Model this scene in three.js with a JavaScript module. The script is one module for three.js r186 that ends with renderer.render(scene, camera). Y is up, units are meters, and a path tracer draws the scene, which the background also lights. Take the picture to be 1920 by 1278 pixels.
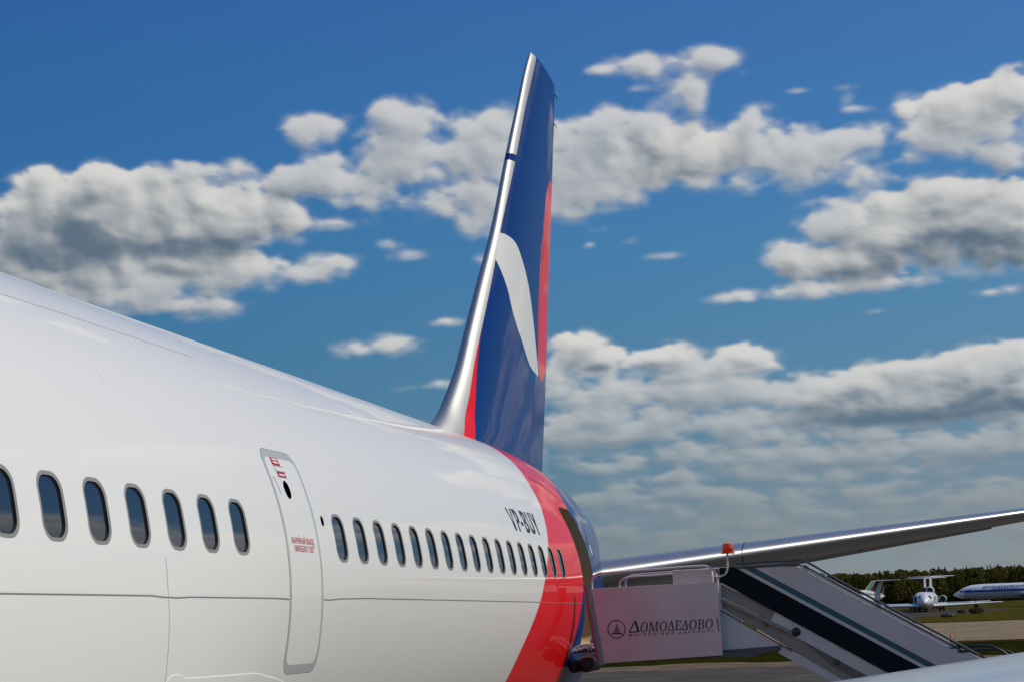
import * as THREE from 'three';
import { FontLoader } from 'three/addons/loaders/FontLoader.js';
import { mergeGeometries } from 'three/addons/utils/BufferGeometryUtils.js';
import { RoundedBoxGeometry } from 'three/addons/geometries/RoundedBoxGeometry.js';

// ---------------------------------------------------------------- camera, sky, sun, exposure
const scene = new THREE.Scene();
const camera = new THREE.PerspectiveCamera(21.91, 1024 / 681, 0.1, 6000);
camera.position.set(7.505, 4.5, 0);
camera.rotation.set(0.15047, 0.23629, -0.04013, 'YXZ');
const renderer = new THREE.WebGLRenderer({ antialias: true });
renderer.toneMapping = THREE.LinearToneMapping;
renderer.toneMappingExposure = 1.0;
renderer.shadowMap.enabled = true;

const SUN = new THREE.Vector3(0.66, 0.70, -0.27).normalize();
const sun = new THREE.DirectionalLight(new THREE.Color().setRGB(1, 0.925, 0.79), 2.75);
sun.position.copy(SUN).multiplyScalar(150);
sun.target.position.set(0, 0, -20);
sun.castShadow = true;
sun.shadow.mapSize.set(4096, 4096);
Object.assign(sun.shadow.camera, { left: -60, right: 60, top: 60, bottom: -60, near: 1, far: 500 });
scene.add(sun, sun.target);

// ---------------------------------------------------------------- noise
let seedState = 12345;
const rnd = () => { seedState = (seedState + 0x6d2b79f5) | 0; let t = Math.imul(seedState ^ (seedState >>> 15), 1 | seedState); t = (t + Math.imul(t ^ (t >>> 7), 61 | t)) ^ t; return ((t ^ (t >>> 14)) >>> 0) / 4294967296; };
const PERM = new Uint8Array(512), GX = new Float32Array(256), GY = new Float32Array(256);
{
  const p = [...Array(256).keys()];
  for (let i = 255; i > 0; i--) { const j = Math.floor(rnd() * (i + 1)); [p[i], p[j]] = [p[j], p[i]]; }
  for (let i = 0; i < 512; i++) PERM[i] = p[i & 255];
  for (let i = 0; i < 256; i++) { const a = i / 256 * Math.PI * 2; GX[i] = Math.cos(a); GY[i] = Math.sin(a); }
}
function noise2(x, y) {
  const xi = Math.floor(x), yi = Math.floor(y), fx = x - xi, fy = y - yi, X = xi & 255, Y = yi & 255;
  const u = fx * fx * fx * (fx * (fx * 6 - 15) + 10), v = fy * fy * fy * (fy * (fy * 6 - 15) + 10);
  const a = PERM[PERM[X] + Y], b = PERM[PERM[X + 1] + Y], c = PERM[PERM[X] + Y + 1], d = PERM[PERM[X + 1] + Y + 1];
  const n0 = GX[a] * fx + GY[a] * fy, n1 = GX[b] * (fx - 1) + GY[b] * fy, n2 = GX[c] * fx + GY[c] * (fy - 1), n3 = GX[d] * (fx - 1) + GY[d] * (fy - 1);
  return (n0 + (n1 - n0) * u + ((n2 + (n3 - n2) * u) - (n0 + (n1 - n0) * u)) * v) * 1.5;
}
function fbm(x, y, oct) { let s = 0, a = 0.5; for (let i = 0; i < oct; i++) { s += a * noise2(x, y); x = x * 2.03 + 17.1; y = y * 2.03 + 9.7; a *= 0.5; } return s; }
const clamp01 = (x) => (x < 0 ? 0 : x > 1 ? 1 : x);
const sstep = (a, b, x) => { const t = clamp01((x - a) / (b - a)); return t * t * (3 - 2 * t); };

// ---------------------------------------------------------------- sky: air and cumulus clouds, by azimuth and elevation in degrees
// each cloud lobe: [azimuth from the tail's bearing, elevation, half width, half height, density]
const CLOUD_LOBES = [
  [-28.73,13.76,0.78,0.64,1],[-29.47,12.91,1.06,0.75,1],[-27.1,13.87,0.78,0.64,1],[-26.26,13.88,0.96,0.58,1],[-27.98,12.93,1.59,0.98,1],[-24.93,13.22,1.4,0.71,1],[-23.21,13.22,1.27,0.72,1],[-21.83,12.96,1.09,0.72,1],
  [-20.96,12.82,0.74,0.76,1],[-25.79,12.54,2.61,0.93,1],[-23.23,12.46,2.28,0.72,1],[-28.31,11.59,2.83,1.01,1],[-24.95,11.64,3.3,0.71,1],[-28.97,10.91,2.04,0.84,1],[-25.81,10.51,2.59,0.76,0.9],[-24.11,10.24,1.91,0.72,0.9],
  [-22.04,11.04,1.4,0.55,0.9],[-20.48,11.09,1.09,0.45,0.85],[-19.07,11.29,0.88,0.4,0.75],[-18.56,10.85,1.06,0.28,0.5],[-22.9,11.26,1.57,0.51,0.8],[-24.23,14.53,1.06,0.38,0.62],[-22.5,14.36,1.42,0.45,0.62],[-21.11,13.98,1.1,0.34,0.6],
  [-24.92,14.15,0.7,0.34,0.6],[-20.02,15.57,1.15,0.52,0.85],[-19.49,15.7,0.57,0.45,0.7],[-17.08,15.94,1.19,0.69,0.9],[-16.28,15.87,1.19,0.55,0.9],[-17.9,15.27,0.86,0.38,0.7],[-15.22,15.41,1.3,0.69,0.8],[-17.58,14.1,2.41,0.62,0.85],
  [-15.26,14.38,2.24,0.95,0.9],[-19.01,13.82,1.1,0.38,0.6],[-18.32,13.25,1.64,0.31,0.75],[-14.32,13.31,1.34,0.83,0.85],[-14.62,12.38,0.75,0.66,0.75],[-14.49,11.24,0.46,0.31,0.45],[-19.04,12.58,1.1,0.28,0.5],[-17.44,11.94,0.53,0.24,0.55],
  [-13.83,14.5,1.08,1.04,0.8],[-10.56,15.59,1.12,0.59,0.8],[-11.33,14.53,1.29,1.15,0.95],[-9.34,15.15,2.01,0.9,0.95],[-7.87,14.38,2,0.83,1],[-9.93,13.95,2.41,0.9,0.95],[-6.38,14.24,1.64,0.59,0.95],[-5.1,15.04,1,0.65,0.95],
  [-4.53,14.31,1.45,0.69,0.95],[-2.88,14.32,1.62,0.55,0.9],[-1.67,14.38,0.88,0.41,0.75],[-3.72,13.4,0.91,0.48,0.6],[-11.22,13.15,1.46,0.45,0.8],[-9.44,13.09,1.1,0.42,0.7],[-11.24,12.67,0.89,0.31,0.5],[-8.51,17.23,1.39,0.47,0.8],
  [-6.63,17.29,1.08,0.45,0.8],[-7.3,16.47,0.76,0.66,0.75],[-7.07,16,0.43,0.45,0.5],[-10.3,17.21,0.47,0.16,0.45],[-9.26,16.54,0.9,0.14,0.45],[-5.43,16.76,0.39,0.14,0.4],[-9.52,11.63,0.5,0.26,0.55],[-10.85,11.61,0.3,0.17,0.55],
  [-8.64,11.53,0.21,0.21,0.4],[-5.91,13.3,0.39,0.21,0.4],[-8.53,13.56,0.71,0.24,0.5],[-7.48,13.41,0.53,0.21,0.5],[-2.06,16.1,0.85,0.27,0.5],[-1.91,15.36,0.56,0.15,0.45],[-2.26,15.73,0.44,0.24,0.42],[-3.63,16.1,0.45,0.12,0.38],
  [3.04,16.17,0.62,0.23,0.48],[1.28,15.13,1.81,0.77,1],[2.54,15.16,1.45,0.73,1],[0.4,14.25,1.46,0.61,0.95],[-0.36,13.62,0.73,0.3,0.6],[-0.24,15.15,0.39,0.27,0.6],[2.23,14.44,1.55,0.67,0.95],[2.48,13.47,1.1,0.43,0.8],
  [3.03,13.19,0.85,0.37,0.8],[-1.9,13.05,0.91,0.31,0.75],[-1.34,12.35,0.45,0.44,0.7],[-2.83,12.61,1.08,0.41,0.5],[-3.4,11.84,0.73,0.65,0.65],[-2.18,11.54,1.6,0.51,0.95],[-0.49,11.91,1.59,0.68,1],[0.92,12.29,1.45,0.64,1],
  [2.4,12.14,1.43,0.73,1],[0.45,11.01,3.26,0.98,1],[2.51,10.83,1.61,1.03,1],[-3.98,10.82,1.08,0.72,0.85],[-2.3,10.39,2.25,0.58,1],[-4.71,9.74,2.18,0.26,0.75],[-2.34,9.71,2.59,0.29,0.8],[2.14,9.25,0.88,0.18,0.65],
  [-5.79,9.6,1.22,0.15,0.5],[-1.38,8.9,0.72,0.1,0.42],[-17.66,8.57,1.51,0.4,0.8],[-18.45,8.47,0.73,0.28,0.65],[-15.66,9.29,0.91,0.19,0.55],[-16.39,7.28,1,0.19,0.6],[-11.53,8.31,0.96,0.56,1],[-10.58,7.92,1.3,0.45,1],
  [-8.8,7.92,0.84,0.38,1],[-8.11,7.93,0.63,0.43,0.9],[-5.81,7.74,1.08,0.48,1],[-6.87,7.42,1.48,0.45,0.9],[-9.42,6.77,3.66,0.73,0.9],[-6.65,6.63,2.6,0.76,0.9],[-11.2,5.99,1.92,0.69,0.85],[-8.62,5.52,3.65,0.52,0.85],
  [-5.52,5.45,2.25,0.58,0.85],[-11.83,7.49,0.88,0.43,0.7],[-3.43,6.27,1.07,0.58,1],[-2.22,6.59,1.41,0.58,1],[-0.79,6.62,1.77,0.64,1],[0.88,6.93,1.59,0.64,1],[2.21,7.13,1.25,0.6,1],[-0.12,5.64,3.9,0.54,1],
  [2.13,6.16,1.51,0.67,1],[-3.31,5.5,2.58,0.34,0.8],[-10.41,4.28,1.08,0.21,0.62],[-7.67,3.98,2.25,0.21,0.7],[-4.39,4.5,2.58,0.38,0.85],[-1.03,4.48,2.21,0.37,0.85],[1.43,4.5,1.85,0.44,0.9],[-4.76,4.01,2.06,0.24,0.7],
  [-2.07,3.93,2.39,0.24,0.7],[-8.5,4.57,1.21,0.21,0.6],[-10.63,3.29,0.87,0.21,0.5],[-7.36,3.4,2.25,0.16,0.5],[-2.79,3.26,2.56,0.17,0.55],[0.53,3.33,2.19,0.2,0.6],[-17.92,14.62,3.04,0.95,0.55],[-19.71,14.05,1.96,0.55,0.5],
  [-15.66,13.19,1.96,0.78,0.55],[-13.26,15.34,1.26,1.04,0.6],[-20.41,13.89,1.07,0.38,0.5],[-12.64,13.08,1.6,0.87,0.6],[-6.59,13.61,2.31,0.55,0.55],[-2.08,13.43,1.22,0.44,0.45],[-4.7,13.13,1.23,0.34,0.42],[-0.57,13.05,0.87,0.27,0.4],
  [-16.96,11.5,1.06,0.21,0.4],[-8.49,11.14,1.06,0.16,0.36],[-10.56,12.12,1.06,0.24,0.36],[-8.78,2.43,2.25,0.16,0.5],[-3.5,2.53,2.57,0.15,0.5],[0.15,2.6,2.03,0.15,0.5],[-10.68,2.26,1.56,0.17,0.4],[-5.74,1.87,2.07,0.12,0.4],
];
// shaded undersides of the thicker clouds, given in the same way
const CLOUD_BASES = [
  [-27.48,12.52,1.29,0.84,0.9],[-27.98,11.76,2.58,0.64,0.9],[-24.95,11.91,2.96,0.37,0.9],[-22.89,11.77,2.1,0.27,0.7],[-28.97,11.58,1.54,0.47,0.7],[-24.45,11.01,2.08,0.2,0.5],[-28.97,10.24,2.04,0.67,0.6],[-23.25,10.49,1.22,0.24,0.5],
  [-24.12,9.73,2.08,0.31,0.5],[-27.64,13.28,0.69,0.34,0.4],[1.11,10.87,2.57,0.67,0.95],[2.45,10.08,1.7,0.6,0.9],[-0.62,10.17,2.06,0.34,0.8],[-2.31,10.18,1.04,0.2,0.5],[-2.6,10.92,1.04,0.14,0.4],[-0.12,5.68,3.9,0.34,1],
  [-2.63,5.54,2.74,0.22,1],[2.05,6.09,1.51,0.23,0.7],[-8.53,7.07,2.27,0.16,0.7],[-10.95,7.62,1.05,0.14,0.6],[-10.72,5.1,2.61,0.28,0.9],[-6.93,4.87,2.77,0.16,0.8],[-4.3,5.9,1.03,0.24,0.7],[-11.17,6.68,1.05,0.14,0.4],
  [-7.19,6.31,1.39,0.14,0.4],[-1.06,4.08,3.74,0.12,0.8],[1.56,3.99,1.68,0.15,0.8],[-6.99,3.72,2.42,0.1,0.6],[-4.45,3.6,1.72,0.09,0.5],[-9.9,14.58,1.61,0.24,0.35],[-10.76,15.23,1.08,0.21,0.3],[-17.19,15.29,0.9,0.21,0.35],
  [0.72,14.44,1.56,0.2,0.3],[0.31,13.55,1.04,0.13,0.3],[-15.1,14.03,1.43,0.35,0.2],
];
for (let k = 0; k < 120; k++) {            // the rest of the sky carries the same kind of broken cumulus
  const az = 16 + rnd() * 300, el = 2 + Math.pow(rnd(), 2.2) * 34, size = 0.8 + el * 0.075 * (0.5 + rnd());
  const a0 = az > 180 ? az - 360 : az;
  if (a0 > -46 && a0 < 16) continue;
  if (Math.abs(a0) > 170) continue;
  const n = 4 + Math.floor(rnd() * 6), w = 0.65 + rnd() * 0.4;
  for (let i = 0; i < n; i++) CLOUD_LOBES.push([a0 + (rnd() - 0.5) * size * 4.5 / Math.cos(el * Math.PI / 180), el + (rnd() - 0.35) * size * 1.0, size * (0.7 + rnd() * 0.8) / Math.cos(el * Math.PI / 180), size * (0.3 + rnd() * 0.4), w]);
}
for (let k = 0; k < 26; k++) {            // cumulus low to the right, which the windows and the side of the airplane mirror
  const a0 = 50 + k * 4.2 + rnd() * 3, el = 5 + rnd() * 9, size = 1.3 + rnd() * 1.1;
  for (let i = 0; i < 7; i++) CLOUD_LOBES.push([a0 + (rnd() - 0.5) * size * 4, el + (rnd() - 0.35) * size, size * (0.8 + rnd() * 0.8), size * (0.35 + rnd() * 0.4), 0.9]);
}
for (let k = 0; k < 9; k++) {            // and a bank of them just right of the picture
  const a0 = 9 + k * 4.4 + rnd() * 2, el = 3.5 + rnd() * 4.5 + (k % 3 === 1 ? 3.5 : 0), size = 1.1 + rnd() * 0.9;
  for (let i = 0; i < 7; i++) CLOUD_LOBES.push([a0 + (rnd() - 0.5) * size * 4, el + (rnd() - 0.35) * size, size * (0.8 + rnd() * 0.8), size * (0.35 + rnd() * 0.4), 0.9]);
}
for (let k = 0; k < 9; k++) {            // a few clouds above the picture too
  const a0 = -46 + rnd() * 62, el = 25 + rnd() * 20, size = 1.0 + rnd() * 1.6;
  for (let i = 0; i < 4; i++) CLOUD_LOBES.push([a0 + (rnd() - 0.5) * size * 4.5, el + (rnd() - 0.35) * size, size * (0.7 + rnd() * 0.8), size * (0.3 + rnd() * 0.4), 0.8]);
}
const AIR = [[-90, .19, .25, .30], [0, .205, .262, .29], [2, .17, .245, .29], [4, .115, .22, .305], [7, .076, .208, .345], [11, .05, .186, .372], [15, .036, .152, .375], [19.5, .029, .122, .345], [35, .024, .10, .31], [60, .02, .082, .27], [90, .018, .075, .25]];
function air(el, out) {
  let i = 0;
  while (i < AIR.length - 2 && el > AIR[i + 1][0]) i++;
  const a = AIR[i], b = AIR[i + 1], t = clamp01((el - a[0]) / (b[0] - a[0]));
  for (let c = 0; c < 3; c++) out[c] = a[c + 1] + (b[c + 1] - a[c + 1]) * t;
}
function splat(list, az0, el0, dx, dy, nx, ny, flat) {
  const B = new Float32Array(nx * ny);
  B.thick = new Float32Array(nx * ny);   // how dense the lobe is that rules at each place
  for (const [a, e, rx, ry, w] of list) {
    const i0 = Math.max(0, Math.floor((a - rx * 1.6 - az0) / dx)), i1 = Math.min(nx - 1, Math.ceil((a + rx * 1.6 - az0) / dx)), j0 = Math.max(0, Math.floor((e - ry * 1.6 - el0) / dy)), j1 = Math.min(ny - 1, Math.ceil((e + ry * 1.6 - el0) / dy));
    for (let j = j0; j <= j1; j++) for (let i = i0; i <= i1; i++) {
      const u = (az0 + (i + 0.5) * dx - a) / rx, v = (el0 + (j + 0.5) * dy - e) / (ry * ((el0 + (j + 0.5) * dy) < e ? flat : 1.0)), r2 = u * u + v * v;
      if (r2 < 2.5) { const k = Math.exp(-r2 * 1.1) * w, n = j * nx + i; B[n] = 1 - (1 - B[n]) * (1 - Math.min(0.97, k)); B.thick[n] = Math.max(B.thick[n], sstep(0.97, 1, w) * clamp01(1.7 - r2 * 0.8)); }
    }
  }
  return B;
}
function soften(A, nx, ny, rx, ry) { // box blur
  const B = new Float32Array(nx * ny), C = new Float32Array(nx * ny);
  for (let j = 0; j < ny; j++) { let s = 0; for (let i = -rx; i <= rx; i++) s += A[j * nx + Math.min(nx - 1, Math.max(0, i))]; for (let i = 0; i < nx; i++) { B[j * nx + i] = s / (2 * rx + 1); s += A[j * nx + Math.min(nx - 1, i + rx + 1)] - A[j * nx + Math.max(0, i - rx)]; } }
  for (let i = 0; i < nx; i++) { let s = 0; for (let j = -ry; j <= ry; j++) s += B[Math.min(ny - 1, Math.max(0, j)) * nx + i]; for (let j = 0; j < ny; j++) { C[j * nx + i] = s / (2 * ry + 1); s += B[Math.min(ny - 1, j + ry + 1) * nx + i] - B[Math.max(0, j - ry) * nx + i]; } }
  return C;
}
function skyPatch(az0, az1, el0, el1, nx, ny, oct) {
  const D = new Float32Array(nx * ny), V = new Float32Array(nx * ny), S = new Float32Array(nx * ny), rgb = new Float32Array(nx * ny * 3), dx = (az1 - az0) / nx, dy = (el1 - el0) / ny;
  const B = splat(CLOUD_LOBES, az0, el0, dx, dy, nx, ny, 0.9), G = splat(CLOUD_BASES, az0, el0, dx, dy, nx, ny, 1);
  for (let j = 0; j < ny; j++) for (let i = 0; i < nx; i++) {
    const a = az0 + (i + 0.5) * dx, e = el0 + (j + 0.5) * dy, n = j * nx + i;
    const x = a * Math.max(0.3, Math.cos(e * Math.PI / 180)), y = e < 30 ? 21 * Math.log(Math.max(-1, e) + 8) : 21 * Math.log(38) + (e - 30) * 0.55;
    const wx = fbm(x * 0.5 + 31, y * 0.6 + 7, 4) * 1.1, wy = fbm(x * 0.5 - 13, y * 0.6 + 57, 4) * 0.8;
    let s = 0, sl = 0, amp = 0.5, px = (x + wx) * 0.55, py = (y + wy) * 0.7;
    for (let o = 0; o < oct; o++) { const v = amp * (Math.abs(noise2(px, py)) * 2.1 - 0.62); s += v; if (o < 2) sl += v; else if (o < 4) sl += v * 0.8; px = px * 2.1 + 5.3; py = py * 2.1 + 11.9; amp *= 0.55; }
    const soft = fbm(x * 0.7 + 3, y * 0.95 + 71, oct + 1), lo = fbm(x * 0.7 + 3, y * 0.95 + 71, 3);
    let b = B[n];
    // low strata that thin out towards the horizon
    if (e < 8) { const cover = sstep(-18, -13, a) * sstep(40, 8, a), st = 0.46 + cover * 0.22 + fbm(x * 0.22 + 90, e * 1.3 + 3, 5) * 1.3; b = b + (1 - b) * clamp01(st) * (0.60 + cover * 0.22) * sstep(8, 4.6, e); }
    const k = Math.min(1, b * 2.0), th = B.thick[n];
    V[n] = b > 0.02 ? b * 1.0 + soft * 1.15 * Math.min(1, b * 2.6) - 0.16 : 0;
    D[n] = b > 0.02 ? b * 1.05 + (s * (0.34 + 0.12 * th) + soft * (0.98 - 0.46 * th)) * k : 0;
    S[n] = b > 0.02 ? b * 1.05 + (sl * (0.34 + 0.12 * th) + lo * (0.98 - 0.46 * th)) * k : 0;
  }
  const F = soften(soften(S, nx, ny, Math.max(1, Math.round(0.12 / dx)), Math.max(1, Math.round(0.12 / dy))), nx, ny, Math.max(1, Math.round(0.1 / dx)), Math.max(1, Math.round(0.1 / dy)));
  const t0 = 0.33, c = [0, 0, 0], at = (F, i, j) => { i = i < 0 ? 0 : i >= nx ? nx - 1 : i; j = j < 0 ? 0 : j >= ny ? ny - 1 : j; return Math.max(0, F[j * nx + i] - t0); };
  for (let j = 0; j < ny; j++) for (let i = 0; i < nx; i++) {
    const n = j * nx + i, e = el0 + (j + 0.5) * dy;
    air(e, c);
    { // clear air is brighter towards the sun
      const ar = (az0 + (i + 0.5) * dx) * Math.PI / 180, er = e * Math.PI / 180, g = 1 + 0.85 * (Math.max(0, Math.sin(ar) * Math.cos(er) * SUN.x + Math.sin(er) * SUN.y - Math.cos(ar) * Math.cos(er) * SUN.z) - 0.14);
      c[0] *= g * g; c[1] *= g; c[2] *= 0.35 + 0.65 * g;
    }
    const h = D[n] - t0;
    if (h > 0 || V[n] > 0) {
      let near = 0, far = 0;
      for (let k = 1; k <= 4; k++) near += at(S, Math.round(i + 0.05 * k / dx), Math.round(j + 0.08 * k / dy));
      for (let k = 1; k <= 20; k++) far += 0.5 * at(F, Math.round(i + 0.035 * k / dx), Math.round(j + 0.085 * k / dy));
      const slope = at(F, i, j) - at(F, Math.round(i + 0.2 / dx), Math.round(j + 0.26 / dy)), fineSlope = h - at(D, Math.round(i + 0.09 / dx), Math.round(j + 0.1 / dy));
      let L = 0.26 + 0.44 * Math.exp(-far * 0.20) + 0.32 * Math.exp(-near * 0.45) + slope * 0.62 + fineSlope * 0.32 - 0.58 * sstep(0.0, 1.15, G[n] * (1 + 0.9 * fbm((az0 + (i + 0.5) * dx) * 0.9 + 40, e * 1.3 + 11, 4))) * sstep(0.0, 0.45, h);
      L = 0.5 + 0.5 * Math.tanh((L - 0.52) * 1.75 + (fineSlope * 0.5 + fbm((az0 + (i + 0.5) * dx) * 1.3, e * 1.8, 4) * 0.22)) / 0.84;
      L = clamp01(L);
      const top = at(D, i, j + Math.round(0.14 / dy)) < at(D, i, j - Math.round(0.14 / dy)) ? 1 : 0;
      const haze = sstep(9, -0.5, e) * 0.80, th = B.thick[n], al = Math.max(sstep(0, (top ? 0.14 : 0.34) + 0.22 * (1 - th), h) * (0.86 + 0.11 * th), 0.45 * sstep(0, 0.5, V[n]));
      L = L * th + (0.66 + (L - 0.55) * 0.62) * (1 - th);
      const bright = [0.68, 0.67, 0.645], dark = [0.115, 0.165, 0.22];
      for (let q = 0; q < 3; q++) {
        const cl = dark[q] + (bright[q] - dark[q]) * L, hz = cl * (0.86 + 0.14 * sstep(2, 8, e)) + (c[q] * 0.95 - cl) * haze;
        c[q] += (hz - c[q]) * al;
      }
    }
    rgb.set(c, n * 3);
  }
  return { rgb, az0, el0, dx, dy, nx, ny };
}
{
  const W = 4096, H = 4096, data = new Float32Array(W * H * 4);
  const coarse = skyPatch(-180, 180, -2, 90, 1440, 460, 4);
  const A0 = -40, A1 = 12, E0 = -1, E1 = 24, fine = skyPatch(A0, A1, E0, E1, Math.round((A1 - A0) * W / 360), Math.round((E1 - E0) * H / 180), 6);
  const pick = (p, a, e, out) => {
    let x = (a - p.az0) / p.dx - 0.5, y = (e - p.el0) / p.dy - 0.5;
    x = Math.min(Math.max(x, 0), p.nx - 1.001); y = Math.min(Math.max(y, 0), p.ny - 1.001);
    const i = Math.floor(x), j = Math.floor(y), u = x - i, v = y - j, n = (j * p.nx + i) * 3, m = n + p.nx * 3;
    for (let q = 0; q < 3; q++) out[q] = (p.rgb[n + q] * (1 - u) + p.rgb[n + 3 + q] * u) * (1 - v) + (p.rgb[m + q] * (1 - u) + p.rgb[m + 3 + q] * u) * v;
  };
  const c = [0, 0, 0], d = [0, 0, 0];
  for (let r = 0; r < H; r++) {
    const e = ((r + 0.5) / H - 0.5) * 180;
    for (let k = 0; k < W; k++) {
      let a = (k + 0.5) / W * 360 - 90;
      if (a > 180) a -= 360;
      const o = (r * W + k) * 4;
      if (e < -1) { data[o] = .085; data[o + 1] = .085; data[o + 2] = .07; data[o + 3] = 1; continue; }
      const w = sstep(A0, A0 + 3, a) * sstep(A1, A1 - 3, a) * sstep(E1, E1 - 2, e);
      if (w < 1) pick(coarse, a, e, c);
      if (w > 0) { pick(fine, a, e, d); for (let q = 0; q < 3; q++) c[q] = w < 1 ? c[q] + (d[q] - c[q]) * w : d[q]; }
      data[o] = c[0]; data[o + 1] = c[1]; data[o + 2] = c[2]; data[o + 3] = 1;
    }
  }
  const tex = new THREE.DataTexture(data, W, H, THREE.RGBAFormat, THREE.FloatType);
  tex.mapping = THREE.EquirectangularReflectionMapping;
  tex.magFilter = THREE.LinearFilter;
  tex.needsUpdate = true;
  scene.background = tex;
  scene.environment = tex;
}

// ---------------------------------------------------------------- helpers
const R = (d) => d * Math.PI / 180;
const nameCount = {};
function numbered(name) { const n = nameCount[name] = (nameCount[name] ?? -1) + 1; return n ? name + '_' + String(n).padStart(3, '0') : name; }
function geo(pos, idx, uv, nor) {
  const g = new THREE.BufferGeometry();
  g.setAttribute('position', new THREE.Float32BufferAttribute(pos, 3));
  if (uv) g.setAttribute('uv', new THREE.Float32BufferAttribute(uv, 2));
  if (idx) g.setIndex(idx);
  if (nor) g.setAttribute('normal', new THREE.Float32BufferAttribute(nor, 3)); else g.computeVertexNormals();
  return g;
}
const clean = (g) => { const h = g.index ? g.toNonIndexed() : g.clone(); for (const k of Object.keys(h.attributes)) if (!['position', 'normal', 'uv'].includes(k)) h.deleteAttribute(k); if (!h.attributes.uv) h.setAttribute('uv', new THREE.Float32BufferAttribute(new Float32Array(h.attributes.position.count * 2), 2)); return h; };
const join = (list) => (list.length === 1 ? list[0] : mergeGeometries(list.map(clean)));
function part(name, g, m, parent) {
  const o = new THREE.Mesh(Array.isArray(g) ? join(g) : g, m);
  o.name = name; o.castShadow = o.receiveShadow = true;
  parent.add(o);
  return o;
}
function tag(o, label, category, group) { o.userData.label = label; o.userData.category = category; if (group) o.userData.group = group; return o; }
function thing(name, label, category, pos = [0, 0, 0], turn = 0, group) {
  const o = new THREE.Group(); o.name = numbered(name); o.position.set(...pos); o.rotation.y = turn; scene.add(o);
  return tag(o, label, category, group);
}
function structure(name, g, m) { const o = part(name, g, m, scene); o.userData.kind = 'structure'; return o; }
const box = (x0, x1, y0, y1, z0, z1) => new THREE.BoxGeometry(x1 - x0, y1 - y0, z1 - z0).translate((x0 + x1) / 2, (y0 + y1) / 2, (z0 + z1) / 2);
function tube(pts, r, seg = 24, rad = 10, sharp = false) {
  const v = pts.map((p) => new THREE.Vector3(...p));
  const c = sharp ? new THREE.CurvePath() : new THREE.CatmullRomCurve3(v, false, 'centripetal');
  if (sharp) for (let i = 0; i + 1 < v.length; i++) c.add(new THREE.LineCurve3(v[i], v[i + 1]));
  return new THREE.TubeGeometry(c, seg, r, rad, false);
}
function rod(a, b, r0, r1 = r0, n = 12) {
  const A = new THREE.Vector3(...a), B = new THREE.Vector3(...b), d = B.clone().sub(A), g = new THREE.CylinderGeometry(r1, r0, d.length(), n);
  g.applyQuaternion(new THREE.Quaternion().setFromUnitVectors(new THREE.Vector3(0, 1, 0), d.normalize()));
  return g.translate((A.x + B.x) / 2, (A.y + B.y) / 2, (A.z + B.z) / 2);
}
// a slab cut from an outline in x and y, between two depths
function slab(outline, z0, z1, bevel = 0) {
  const s = new THREE.Shape(outline.map((p) => new THREE.Vector2(...p)));
  const g = new THREE.ExtrudeGeometry(s, { depth: Math.abs(z1 - z0) - 2 * bevel, bevelEnabled: bevel > 0, bevelSize: bevel, bevelThickness: bevel, bevelSegments: 2, bevelOffset: -bevel });
  return g.translate(0, 0, Math.min(z0, z1) + bevel);
}
function pchip(xs, ys) {
  const n = xs.length, d = [], m = new Array(n);
  for (let i = 0; i + 1 < n; i++) d.push((ys[i + 1] - ys[i]) / (xs[i + 1] - xs[i]));
  m[0] = d[0]; m[n - 1] = d[n - 2];
  for (let i = 1; i + 1 < n; i++) m[i] = d[i - 1] * d[i] <= 0 ? 0 : 2 * d[i - 1] * d[i] / (d[i - 1] + d[i]);
  return (x) => {
    if (x <= xs[0]) return ys[0];
    if (x >= xs[n - 1]) return ys[n - 1];
    let i = 0; while (x > xs[i + 1]) i++;
    const h = xs[i + 1] - xs[i], t = (x - xs[i]) / h, t2 = t * t, t3 = t2 * t;
    return (2 * t3 - 3 * t2 + 1) * ys[i] + (t3 - 2 * t2 + t) * h * m[i] + (-2 * t3 + 3 * t2) * ys[i + 1] + (t3 - t2) * h * m[i + 1];
  };
}
const lin = (r, g, b) => new THREE.Color().setRGB(r, g, b);
const std = (c, roughness, extra = {}) => new THREE.MeshStandardMaterial({ color: c, roughness, ...extra });
const phys = (c, roughness, extra = {}) => new THREE.MeshPhysicalMaterial({ color: c, roughness, ...extra });
function noiseTexture(size, f, srgb = false) {
  const d = new Uint8Array(size * size * 4);
  for (let y = 0; y < size; y++) for (let x = 0; x < size; x++) { const v = f(x / size, y / size, x, y); for (let q = 0; q < 3; q++) d[(y * size + x) * 4 + q] = Math.max(0, Math.min(255, (Array.isArray(v) ? v[q] : v) * 255)); d[(y * size + x) * 4 + 3] = 255; }
  const t = new THREE.DataTexture(d, size, size); t.wrapS = t.wrapT = THREE.RepeatWrapping; t.magFilter = THREE.LinearFilter; if (srgb) t.colorSpace = THREE.SRGBColorSpace; t.needsUpdate = true;
  return t;
}
// tileable fbm on the unit square
const tileFbm = (u, v, f, oct) => { let s = 0, a = 0.5; for (let o = 0; o < oct; o++) { const A = noise2(u * f, v * f), B = noise2((u - 1) * f, v * f), C = noise2(u * f, (v - 1) * f), D = noise2((u - 1) * f, (v - 1) * f); s += a * ((A * (1 - u) + B * u) * (1 - v) + (C * (1 - u) + D * u) * v); f *= 2; a *= 0.5; } return s; };

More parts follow.
